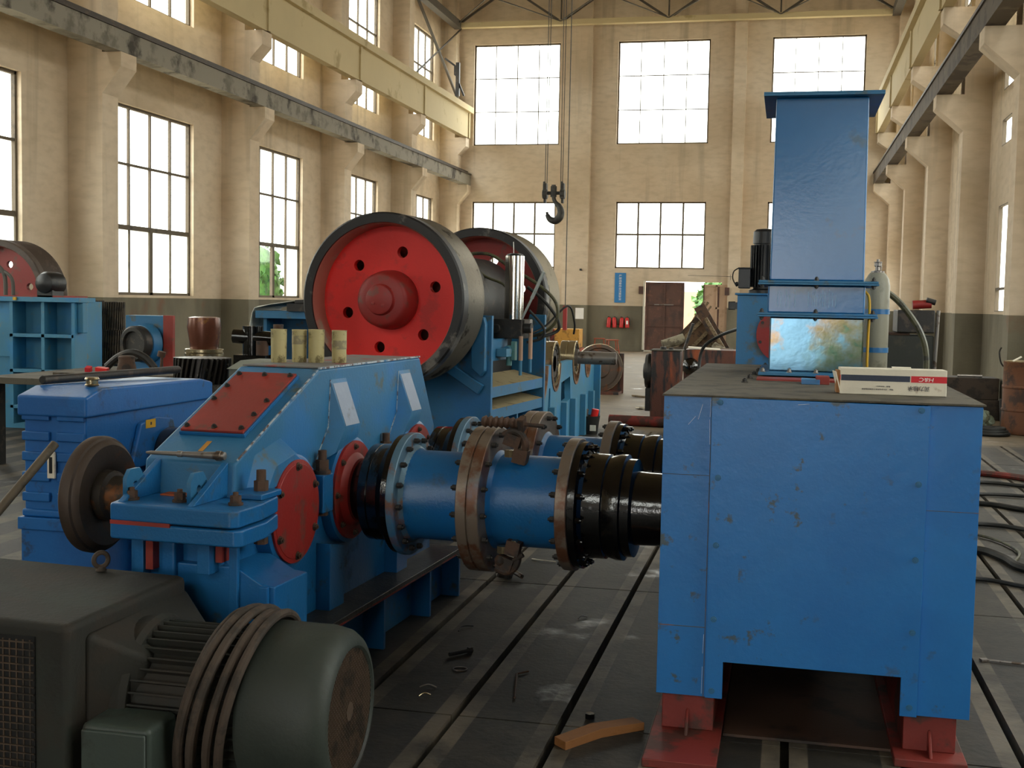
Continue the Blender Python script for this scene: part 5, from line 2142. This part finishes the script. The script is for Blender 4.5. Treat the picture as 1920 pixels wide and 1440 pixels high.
stool(-6.12, 40.5, .2, 'wooden stool beside the ochre box')
stool(-5.50, 39.2, .45, 'wooden stool standing free in front of the extinguishers')
rb = MB(PRIMER_DIRTY)
rb.box(-.55, -.4, 0, .55, .4, .78)
place(rb, 'red_cabinet', (-7.68, 38.3, 0), 'dull red steel cabinet at the far left next to the ochre box', 'cabinet', bevel=.01)
yb = thing('ochre_box', 'ochre painted plywood box standing before the far pier', 'box', (-6.72, 37.9, .22))
mb = MB(BOX_YELLOW)
mb.box(-.38, -.35, 0, .40, .35, .58)
mb.build('box_body', yb, bevel=.01)
mb = MB(WOOD_RED)
mb.box(-.42, -.4, -.22, .46, .38, -.02)
mb.build('pallet', yb)
gdk = thing('bull_gear', 'brown round gear disc leaning on a rusty red plate on the far floor', 'gear', (-3.25, 21.6, 0))
mb = MB(RUSTY_DISC)
mb.lathe((0, -.05, .46), (.35, -1, .05), [(0, .41), (.06, .42), (.07, .36), (.04, .34), (.05, .2), (.10, .17), (.11, .10)], 56)
mb.use(BRASSY)
mb.lathe((.0, -.06, .46), (.35, -1, .05), [(.0, .405), (0, .43), (.04, .43), (.04, .405)], 56, closed=True)
mb.build('gear_disc', gdk)
mb = MB(RUST_RED)
mb.box(-.1, .12, 0, .42, .17, .72)
mb.box(-.35, -.35, 0, .4, .3, .05)
mb.build('support_plate', gdk)

# rusty machine blocks right of the middle
r1 = thing('rusty_block', 'tall dark rusty steel block streaked orange in the middle distance', 'steel block', (-1.53, 16.2, 0))
mb = MB(RUST_RED)
mb.box(-.19, -.22, 0, .19, .22, 1.0)
mb.build('block_body', r1, bevel=.01)
mb = MB(DUST)
mb.box(-.205, -.235, 1.0, .205, .235, 1.015)
mb.build('top_sheet', r1)
mb = MB(IRON_DARK)
mb.lathe((-.19, .02, .72), (-1, 0, 0), [(0, .23), (.05, .24), (.09, .22), (.10, .12), (.12, .10)], 40)
mb.box(-.26, -.2, .2, -.19, .1, .5)
mb.build('side_wheel', r1)
mb = MB(IRON_DARK)
mb.cyl((-.05, -.05, 1.015), (-.05, -.05, 1.05), .04, n=14)
mb.cyl((.05, -.02, 1.015), (.05, -.02, 1.04), .03, n=14)
mb.build('stud', r1)
r2 = thing('rusty_block', 'broad orange and black rusty block behind the guard box edge', 'steel block', (-.98, 17.6, 0))
mb = MB(RUST_RED)
mb.box(-.42, -.3, 0, .42, .3, .98)
mb.build('block_body', r2, bevel=.01)
mb = MB(BLACK_OIL)
mb.lathe((-.32, -.3, .74), (-.1, -1, .2), [(0, .10), (.04, .12), (.10, .08), (.12, .04)], 24)
mb.build('black_boss', r2)
mb = MB(WHITE_CARD)
mb.obox((-.15, -.1, .995), (.45, .3, .012), (.04, .05, .1))
mb.build('paper_sheet', r2)
mb = MB(RUST)
mb.box(.43, -.2, 0, .95, .3, 1.09)
mb.build('upper_block', r2, bevel=.01)
mb = MB(IRON_DARK)
mb.cyl((-.42, -.32, .96), (-.30, -.34, 1.35), .022, n=8)
mb.build('leaning_bar', r2)
hose([(-.58, 8.8, .012), (-.60, 8.9, .9), (-.615, 9.0, 1.16), (-.585, 9.0, 1.30), (-.47, 8.9, 1.385), (-.345, 8.4, 1.44), (-.28, 7.65, 1.465)], .012, 'black hose arching from floor to the blue pedestal')
hose([(.25, 7.7, 1.66), (.40, 8.3, 1.78), (.60, 8.9, 1.76), (.72, 9.0, 1.70), (.82, 9.0, 1.60), (.92, 9.0, 1.45), (.97, 9.0, 1.28), (.97, 9.0, 1.0), (.96, 9.0, .5), (.96, 9.0, .02)], .022, 'thick black hose drooping right of the grey cylinder', OLIVE)

# scrap heap and bits at the doorway
for i, (p, q, wd, h, mt_2) in enumerate([((-2.95, 31, .02), (-2.05, 31.4, 1.72), .34, .06, WOOD), ((-3.05, 31.2, .0), (-1.98, 31.2, 1.70), .10, .06, WOOD), ((-3.0, 30.8, 0), (-1.92, 31.2, 1.60), .08, .05, WOOD),
                                         ((-1.2, 30.8, .02), (-2.15, 31.2, 1.60), .07, .28, RUST), ((-1.15, 30.5, .03), (-1.95, 31.0, 1.30), .22, .08, WOOD), ((-3.0, 30.7, .03), (-1.5, 30.9, .95), .35, .05, RUST),
                                         ((-2.1, 30.5, 0.0), (-1.6, 30.9, .98), .10, .10, WOOD)]):
    p, q = Vector(p), Vector(q)
    p.y = q.y = (31.3, 31.7, 31.95, 30.75, 30.3, 30.5, 31.0)[i]
    mb = MB(mt_2)
    mb.bar((0, 0, 0), q - p, wd, h)
    place(mb, 'scrap_plank', p, ['widest plank leaning in the scrap heap before the doorway', 'upper thin plank across the doorway heap', 'second thin plank just under the uppermost one',
                                 'rusty edge-on plate sloping down right in the heap', 'pale board sloping down right in front of the heap', 'rusty sheet lying low across the heap', 'short square post inside the heap'][i], 'plank', 'planks and plates of the scrap heap')
for i, (p, q, r) in enumerate([((-2.95, 29.95, .62), (-2.45, 30.1, .80), .12), ((-1.72, 30.1, .62), (-1.35, 29.95, .42), .11)]):
    p, q = Vector(p), Vector(q)
    mb = MB(mat('grey_barrel', '#8c8470', '#5c5444', .5, 6, rough=.7))
    mb.cyl((0, 0, 0), q - p, r, n=18)
    mb.cyl((0, 0, 0), (q - p) * .03, r * 1.06, n=18)
    place(mb, 'pipe_piece', p, ['pale pipe end poking out left of the scrap heap', 'pale pipe end at the lower right of the scrap heap'][i], 'pipe', 'pipe pieces in the scrap heap')

wc = thing('scrap_crate', 'brown timber crate tipped on its corner inside the scrap heap', 'crate', (-2.2, 31.0, 0))
mb = MB(mat('brown_crate_wood', '#5e4630', '#3c2e20', .5, 4, rough=.8))
mb.obox((0, 0, .66), (.95, .35, .95), (0, .75, 0))
mb.build('crate_body', wc, bevel=.01)
for q in (-.3, 0, .3):
    mb = MB(WOOD)
    mb.obox((q * .73, -.19, .66 - q * .68), (.09, .03, .95), (0, .75, 0))
    mb.build('crate_slat', wc)
lr = MB(mat('scrap_iron', '#5c4c3a', '#3c3024', .5, 4, rough=.8))
lr.box(-.9, -.15, 0, .85, .15, .58)
place(lr, 'low_bin', (-2.1, 30.0, 0), 'low rusty bin carrying the pale pipe ends before the heap', 'bin', bevel=.02)
# right side: machine, bench, rag heap, pole, oil drum
rm = thing('dark_machine', 'dark green black machine tool right of the grey cylinder, red part on top', 'machine', (.97, 10.2, 0))
mb = MB(mat('dark_green_machine', '#2b2e28', '#3e3a30', .45, 5, rough=.6))
mb.box(-.24, -.2, 0, .16, .3, 1.40)
mb.build('machine_body', rm, bevel=.01)
mb = MB(IRON_DARK)
mb.box(-.12, -.22, 1.42, .16, .2, 1.60)
mb.build('machine_head', rm, bevel=.01)
mb = MB(RUST)
mb.box(-.22, -.18, 1.40, -.02, .1, 1.42)
mb.build('top_plate', rm)
mb = MB(RED_DARK)
mb.cyl((.0, -.1, 1.64), (.14, -.1, 1.65), .035, n=14)
mb.build('red_part', rm)
mb = MB(IRON_DARK)
mb.cyl((.10, -.12, 1.68), (.17, -.12, 1.66), .022, n=12)
mb.build('small_pulley', rm)
mb = MB(STEEL)
mb.cyl((.165, -.2, .8), (.185, -.2, 1.6), .014, n=10)
mb.build('side_pipe', rm)
db = MB(mat('dark_timber', '#3c3026', '#241e18', .5, 5, rough=.8))
db.box(-.55, -.3, 0, .35, .3, .30)
db.box(-.50, -.28, .30, .33, .28, .62)
place(db, 'timber_baulk', (2.75, 19.2, 0), 'dark timber baulk lying along the right wall', 'timber', bevel=.015)
mb = MB(STEEL)
mb.cyl((-.25, 0, 0), (.1, .02, 0), .02, n=10)
place(mb, 'short_pipe', (2.75, 19.0, .642), 'short bright pipe on the timber baulk', 'pipe')
rg_ = MB(RAG)
rr = random.Random(9)
for i in range(9):
    a = PI * i / 8
    rg_.tube([(.26 * math.cos(a) * rr.uniform(.8, 1.1), rr.uniform(-.1, .1), .03 + .26 * math.sin(a)), (.2 * math.cos(a) + rr.uniform(-.08, .08), rr.uniform(-.15, .15), .02 + .20 * math.sin(a) + rr.uniform(-.03, .05)), (.30 * math.cos(a + .5), rr.uniform(-.1, .1), .05 + .24 * abs(math.sin(a + .5)))], .055, n=8, sub=4)
o = place(rg_, 'rag_heap', (2.45, 17.2, .02), 'heap of grey green rags behind the right edge of the guard box', 'rags')
o['kind'] = 'stuff'
po = thing('black_post', 'short black leaning post with round foot near the oil drum', 'post', (2.93, 17.5, 0))
mb = MB(BLACK)
mb.cyl((0, -.02, .0), (-.03, -.02, .42), .05, n=14)
mb.build('post_shaft', po)
mb = MB(BLACK)
mb.cyl((0, 0, 0), (0, 0, .04), .14, n=20)
mb.build('post_foot', po)
mb = MB(IRON_DARK)
mb.tube([(-.02, .04, .28), (-.05, 0, .21), (-.02, 0, .06), (.05, 0, 0), (.09, 0, .10)], .012, n=6)
place(mb, 'wire_hook', (XR - .56, 18.62, .80), 'bent wire hook hanging on the grey pier foot at right', 'hook')
mb = MB(BLACK_RUBBER)
for i in range(3):
    mb.tube([(.22 * math.cos(a * PI / 6) * (1 - .12 * i), .2 * math.sin(a * PI / 6) * (1 - .12 * i), .03 + .03 * i) for a in range(12)], .025, n=8, closed=True, sub=3)
place(mb, 'rubber_hose_coil', (2.62, 16.6, 0), 'coil of black rubber hose on the floor by the pipe foot', 'hose coil')
dr_ = thing('oil_drum', 'rusty orange brown oil drum cut by the right edge of the photo', 'drum', (3.10, 17.0, 0))
mb = MB(mat('rusty_drum', '#6c4228', '#3f2a20', .5, 4, rough=.65, wear2='#a0642a', amt2=.45))
mb.lathe((0, 0, 0), (0, 0, 1), [(0, .28), (.01, .295), (.30, .29), (.31, .30), (.33, .30), (.34, .29), (.60, .29), (.61, .30), (.63, .30), (.64, .29), (.93, .29), (.94, .297), (.95, .297), (.95, .28), (.93, .275)], 40)
mb.build('drum_body', dr_)
mb = MB(mat('kraft_lid', '#8c7c5a', '#6a5a40', .5, 6, rough=.8))
mb.cyl((0, 0, .935), (0, 0, .96), .27, n=36)
mb.build('drum_lid', dr_)
mb = MB(RED)
mb.lathe((0, 0, 0), (0, 0, 1), [(0, .06), (.03, .06), (.04, .035), (.08, .035), (.09, .05), (.13, .05), (.15, .02)], 16)
place(mb, 'red_valve', (3.13, 16.9, .961), 'small red valve standing on top of the oil drum', 'valve')
mb = MB(WHITE_CARD)
mb.obox((0, 0, .03), (.12, .03, .015), (0, -.5, .2))
place(mb, 'white_scrap', (2.94, 16.82, .961), 'white scrap on the left rim of the oil drum', 'scrap')

# things on the floor in the middle distance
mb = MB(PRIMER_DIRTY)
mb.cyl((0, 0, 0), (1.9, -.15, 0), .07, n=18)
place(mb, 'red_pipe', (-2.25, 15.95, .07), 'dull red pipe lying across the floor behind the couplings', 'pipe')
bk = thing('bucket', 'black bucket on the floor in front of the red pipe', 'bucket', (-2.33, 14.75, 0))
mb = MB(BLACK_RUBBER)
mb.lathe((0, 0, 0), (0, 0, 1), [(0, .10), (.01, .105), (.21, .13), (.225, .135), (.225, .125), (.02, .095)], 28)
mb.build('bucket_wall', bk)
mb = MB(WHITE_CARD)
mb.box(.03, -.135, .05, .10, -.115, .12)
mb.build('paper_label', bk)
mb = MB(STEEL)
mb.cyl((0, 0, 0), (.01, 0, .11), .035, n=16)
place(mb, 'spray_can', (-2.38, 14.72, .20), 'shiny small can standing in the bucket', 'can')
mb = MB(RED)
mb.cyl((0, 0, 0), (.02, 0, .11), .045, n=16)
place(mb, 'red_can', (-2.27, 14.72, .20), 'red can standing in the bucket', 'can')
mb = MB(STEEL)
mb.lathe((-.12, 0, 0), (1, .1, 0), [(0, .03), (.05, .06), (.15, .06), (.22, .05), (.24, .03)], 20)
mb.obox((.02, 0, .03), (.10, .05, .06), (.2, .3, 0))
place(mb, 'gate_valve', (-2.33, 11.6, .06), 'grey cast valve with white tape on the floor beyond the rear coupling', 'valve')
for i, (x, y, sx_, rz) in enumerate([(-2.42, 20.9, .30, .2), (-2.0, 19.9, .22, 1.0), (-1.7, 21.6, .45, .1), (-2.15, 18.6, .16, 2.0)]):
    mb = MB([WOOD, WHITE_CARD, DUST, WHITE_CARD][i])
    mb.obox((0, 0, .02), (sx_, .1, .025), (.05, .08, 0))
    place(mb, 'floor_scrap', (x, y, 0), ['brown offcut on the far floor left of the rusty block', 'small pale paper scrap on the far floor', 'long thin plate edge on the far floor near the rusty block', 'pale chip nearest on the far floor'][i], 'scrap', rotz=rz)

# near floor bits
wp = MB(WOOD_ORANGE)
wp.add([(-.19, -.05, 0), (-.19, .02, 0), (.0, .055, 0), (.19, .04, 0), (.19, -.03, 0), (.0, -.015, 0), (-.19, -.05, .03), (-.19, .02, .03), (.0, .055, .035), (.19, .04, .03), (.19, -.03, .03), (.0, -.015, .035)],
       [(5, 4, 3, 2, 1, 0), (6, 7, 8, 9, 10, 11), (0, 1, 7, 6), (1, 2, 8, 7), (2, 3, 9, 8), (3, 4, 10, 9), (4, 5, 11, 10), (5, 0, 6, 11)])
place(wp, 'wood_strip', (-.625, 4.37, 0), 'bright orange brown strip of wood on the bed plate', 'wood strip', rotz=.80, bevel=.002)
mb = MB(BLACK_OIL)
mb.cyl((0, 0, 0), (0, 0, .02), .02, n=6)
place(mb, 'hex_nut', (-.69, 4.56, 0), 'black nut on the bed plate above the orange wood', 'nut', bevel=.001)
mb = MB(IRON_DARK)
mb.cyl((0, 0, 0), (.065, .085, 0), .009, n=10)
mb.cyl((.065, .085, 0), (.078, .10, 0), .015, n=6)
place(mb, 'loose_bolt', (-1.43, 5.185, .012), 'loose dark bolt lying beside the gearbox foot', 'bolt')
mb = MB(STEEL)
mb.tube([(.03 * math.cos(a * PI / 5), .03 * math.sin(a * PI / 5), .003) for a in range(10)], .003, n=6, closed=True, sub=3)
place(mb, 'steel_ring', (-1.335, 5.02, 0), 'thin bright ring on the bed plate', 'ring')
mb = MB(RUST)
mb.cyl((0, 0, 0), (-.06, .31, 0), .005, n=8)
mb.cyl((-.06, .31, 0), (-.02, .36, 0), .004, n=8)
place(mb, 'rusty_rod', (-1.02, 4.70, .006), 'thin rusty bent rod on the bed plate', 'rod')
for i, (x, y, rz, l_) in enumerate([(-1.43, 4.73, .2, .07), (-1.40, 4.62, .5, .05), (-1.50, 5.6, 1.2, .12), (-.98, 6.0, .9, .06)]):
    mb = MB([STEEL, BRASSY, IRON_DARK, STEEL][i])
    mb.tube([(0, 0, .004), (l_ * .5, l_ * .18, .012), (l_, 0, .004)], .003, n=6)
    place(mb, 'metal_shaving', (x, y, 0), ['bright curled shaving left of the rusty rod', 'brassy shaving nearest the motor mesh', 'dark shaving beside the gearbox base', 'small shaving near the second slot'][i], 'shaving', 'metal shavings on the bed plates', rotz=rz)
mb = MB(STEEL)
mb.tube([(0, 0, .02), (.05, .02, .04), (.1, .0, .03), (.14, -.03, .02)], .014, n=8)
mb.obox((.03, 0, .03), (.09, .05, .05), (.3, .2, .4))
place(mb, 'wire_scrap', (-1.58, 6.80, 0), 'pale tangled scrap below the middle flange', 'scrap')
mb = MB(WHITE_CARD)
mb.tube([(0, 0, .004), (.08, -.05, .01), (.16, -.04, .004)], .004, n=6)
place(mb, 'paper_strip', (-1.50, 7.34, 0), 'pale curved strip on the floor behind the front coupling', 'strip')
for i, (pts, r, mt_2) in enumerate([([(1.75, 12.5, .03), (2.1, 12.35, .03), (2.6, 11.9, .03), (3.3, 11.7, .03)], .03, PRIMER_DIRTY),
                                    ([(1.55, 11.8, .02), (1.9, 11.85, .02), (2.3, 11.7, .02), (3.0, 11.9, .02)], .018, BLACK_RUBBER),
                                    ([(1.5, 11.0, .02), (1.8, 11.1, .02), (2.2, 11.05, .02), (3.1, 10.8, .02)], .016, BLACK_RUBBER),
                                    ([(1.4, 10.6, .02), (1.7, 10.5, .02), (2.0, 10.25, .02), (2.8, 10.0, .02)], .022, BLACK_RUBBER),
                                    ([(1.2, 9.4, .02), (1.5, 9.5, .02), (1.75, 9.35, .02), (1.95, 8.9, .02), (2.6, 8.8, .02)], .018, BLACK_RUBBER),
                                    ([(1.0, 8.5, .02), (1.3, 8.45, .02), (1.42, 8.2, .02), (1.5, 7.9, .02), (1.9, 7.7, .02)], .028, BLACK_RUBBER),
                                    ([(.95, 7.5, .015), (1.2, 7.55, .015), (1.45, 7.4, .015), (2.0, 7.3, .015)], .014, BLACK_RUBBER),
                                    ([(1.2, 9.2, .015), (1.45, 8.95, .015), (1.55, 8.5, .015), (1.45, 8.1, .015)], .010, OLIVE)]):
    hose(pts, r, ['brownish pipe-like cable farthest along the right floor', 'second farthest black cable on the right floor', 'third black cable on the right floor, slightly curved', 'thick fourth cable bending toward the camera at right', 'looping black cable midway along the guard box side',
                  'thickest black cable close to the guard box', 'thin nearest black cable at the right edge', 'olive cable curling between the black ones'][i], mt_2, cat='cable', grp='cables on the right floor')
mb = MB(RED_DARK)
mb.lathe((0, 0, 0), (0, 0, 1), [(0, .14), (.03, .14), (.05, .11), (.06, .04)], 24)
mb.box(0, -.1, 0, .3, .1, .04)
place(mb, 'red_cover', (2.30, 11.45, 0), 'flat red cover on the floor at the right edge', 'cover')
mb = MB(STEEL)
mb.cyl((0, 0, 0), (.17, -.02, 0), .006, n=8)
mb.obox((-.01, 0, 0), (.035, .03, .01), (0, 0, .3))
place(mb, 'wrench', (.945, 5.81, .008), 'small bright spanner on the floor right of the guard box', 'spanner')

# ================================================================== CRANE HOOK
hk = thing('crane_hook', 'dark crane hook hanging from paired wire ropes in the middle of the hall', 'crane hook', (-4.82, 25, 3.24))


def hz(z):
    return z - 3.24


STEELD = mat('dark_hook_steel', '#3c3a36', '#2c2a28', .5, 8, rough=.5, metal=.3)
for x in (-.17, .20):
    mb = MB(STEELD)
    mb.obox((x, 0, hz(3.92)), (.075, .16, .32), (0, 0, 0))
    mb.cyl((x - .05, 0, hz(3.86)), (x + .05, 0, hz(3.86)), .10, n=24)
    mb.cyl((x - .02, 0, hz(4.08)), (x - .02, 0, hz(4.12)), .03, n=10)
    mb.obox((x, 0, hz(3.74)), (.05, .10, .14), (0, 0, 0))
    mb.build('pulley_block', hk, bevel=.012)
mb = MB(STEELD)
mb.cyl((-.2, 0, hz(3.88)), (.23, 0, hz(3.88)), .035, n=16)
mb.cyl((.01, 0, hz(3.80)), (.01, 0, hz(4.02)), .065, n=16)
mb.cyl((.01, 0, hz(4.0)), (.01, 0, hz(4.05)), .05, n=6)
mb.build('crosshead', hk)
mb = MB(STEELD)
pts = [(.01, 0, .62), (.02, 0, .52), (.06, 0, .44), (.135, 0, .36), (.17, 0, .25), (.145, 0, .14), (.06, 0, .07), (-.04, 0, .09), (-.10, 0, .16), (-.125, 0, .25)]
mb.tube(pts, lambda u: .042 + .038 * math.sin(min(1, max(0, (u - .2) / .75)) * PI) if u < .93 else .03, n=14)
mb.build('hook', hk)
for k, (x0, dx) in enumerate(((-.155, -.02), (-.155, .02), (.175, -.02), (.175, .02))):
    mb = MB(STEELD)
    mb.cyl((x0 + dx, 0, hz(4.08)), (x0 + dx * 1.6 + (.03 if x0 < 0 else -.01), 0, hz(12.55)), .008, n=6)
    mb.build('wire_rope', hk)
pc = MB(STEELD)
pc.cyl((0, 0, 0), (.0, 0, 11.0), .010, n=6)
place(pc, 'pendant_cable', (-4.44, 24.6, 1.55), 'long thin dark cable hanging right of the crane hook', 'cable')
pr_ = MB(RED_DARK)
pr_.box(-.04, -.04, -.5, .04, .04, .0)
place(pr_, 'pendant_control', (-4.44, 24.6, 1.55), 'slim red pendant control at the lower end of the thin cable', 'control')
mb = MB(IRON_DARK)
mb.bar((0, 0, 0), (0, 0, 1.1), .12, .12)
mb.bar((-.45, 0, 1.25), (-.1, 0, 1.0), .06, .06)
mb.bar((-.1, 0, 1.0), (-.1, 0, .7), .06, .06)
mb.bar((-.1, 0, .7), (0, 0, .7), .06, .06)
mb.bar((0, 0, .5), (.22, 0, 0), .06, .06)
place(mb, 'rail_stop', (XL + 1.05, 39.6, 8.42), 'dark steel end stop standing on the far end of the left crane beam', 'end stop')
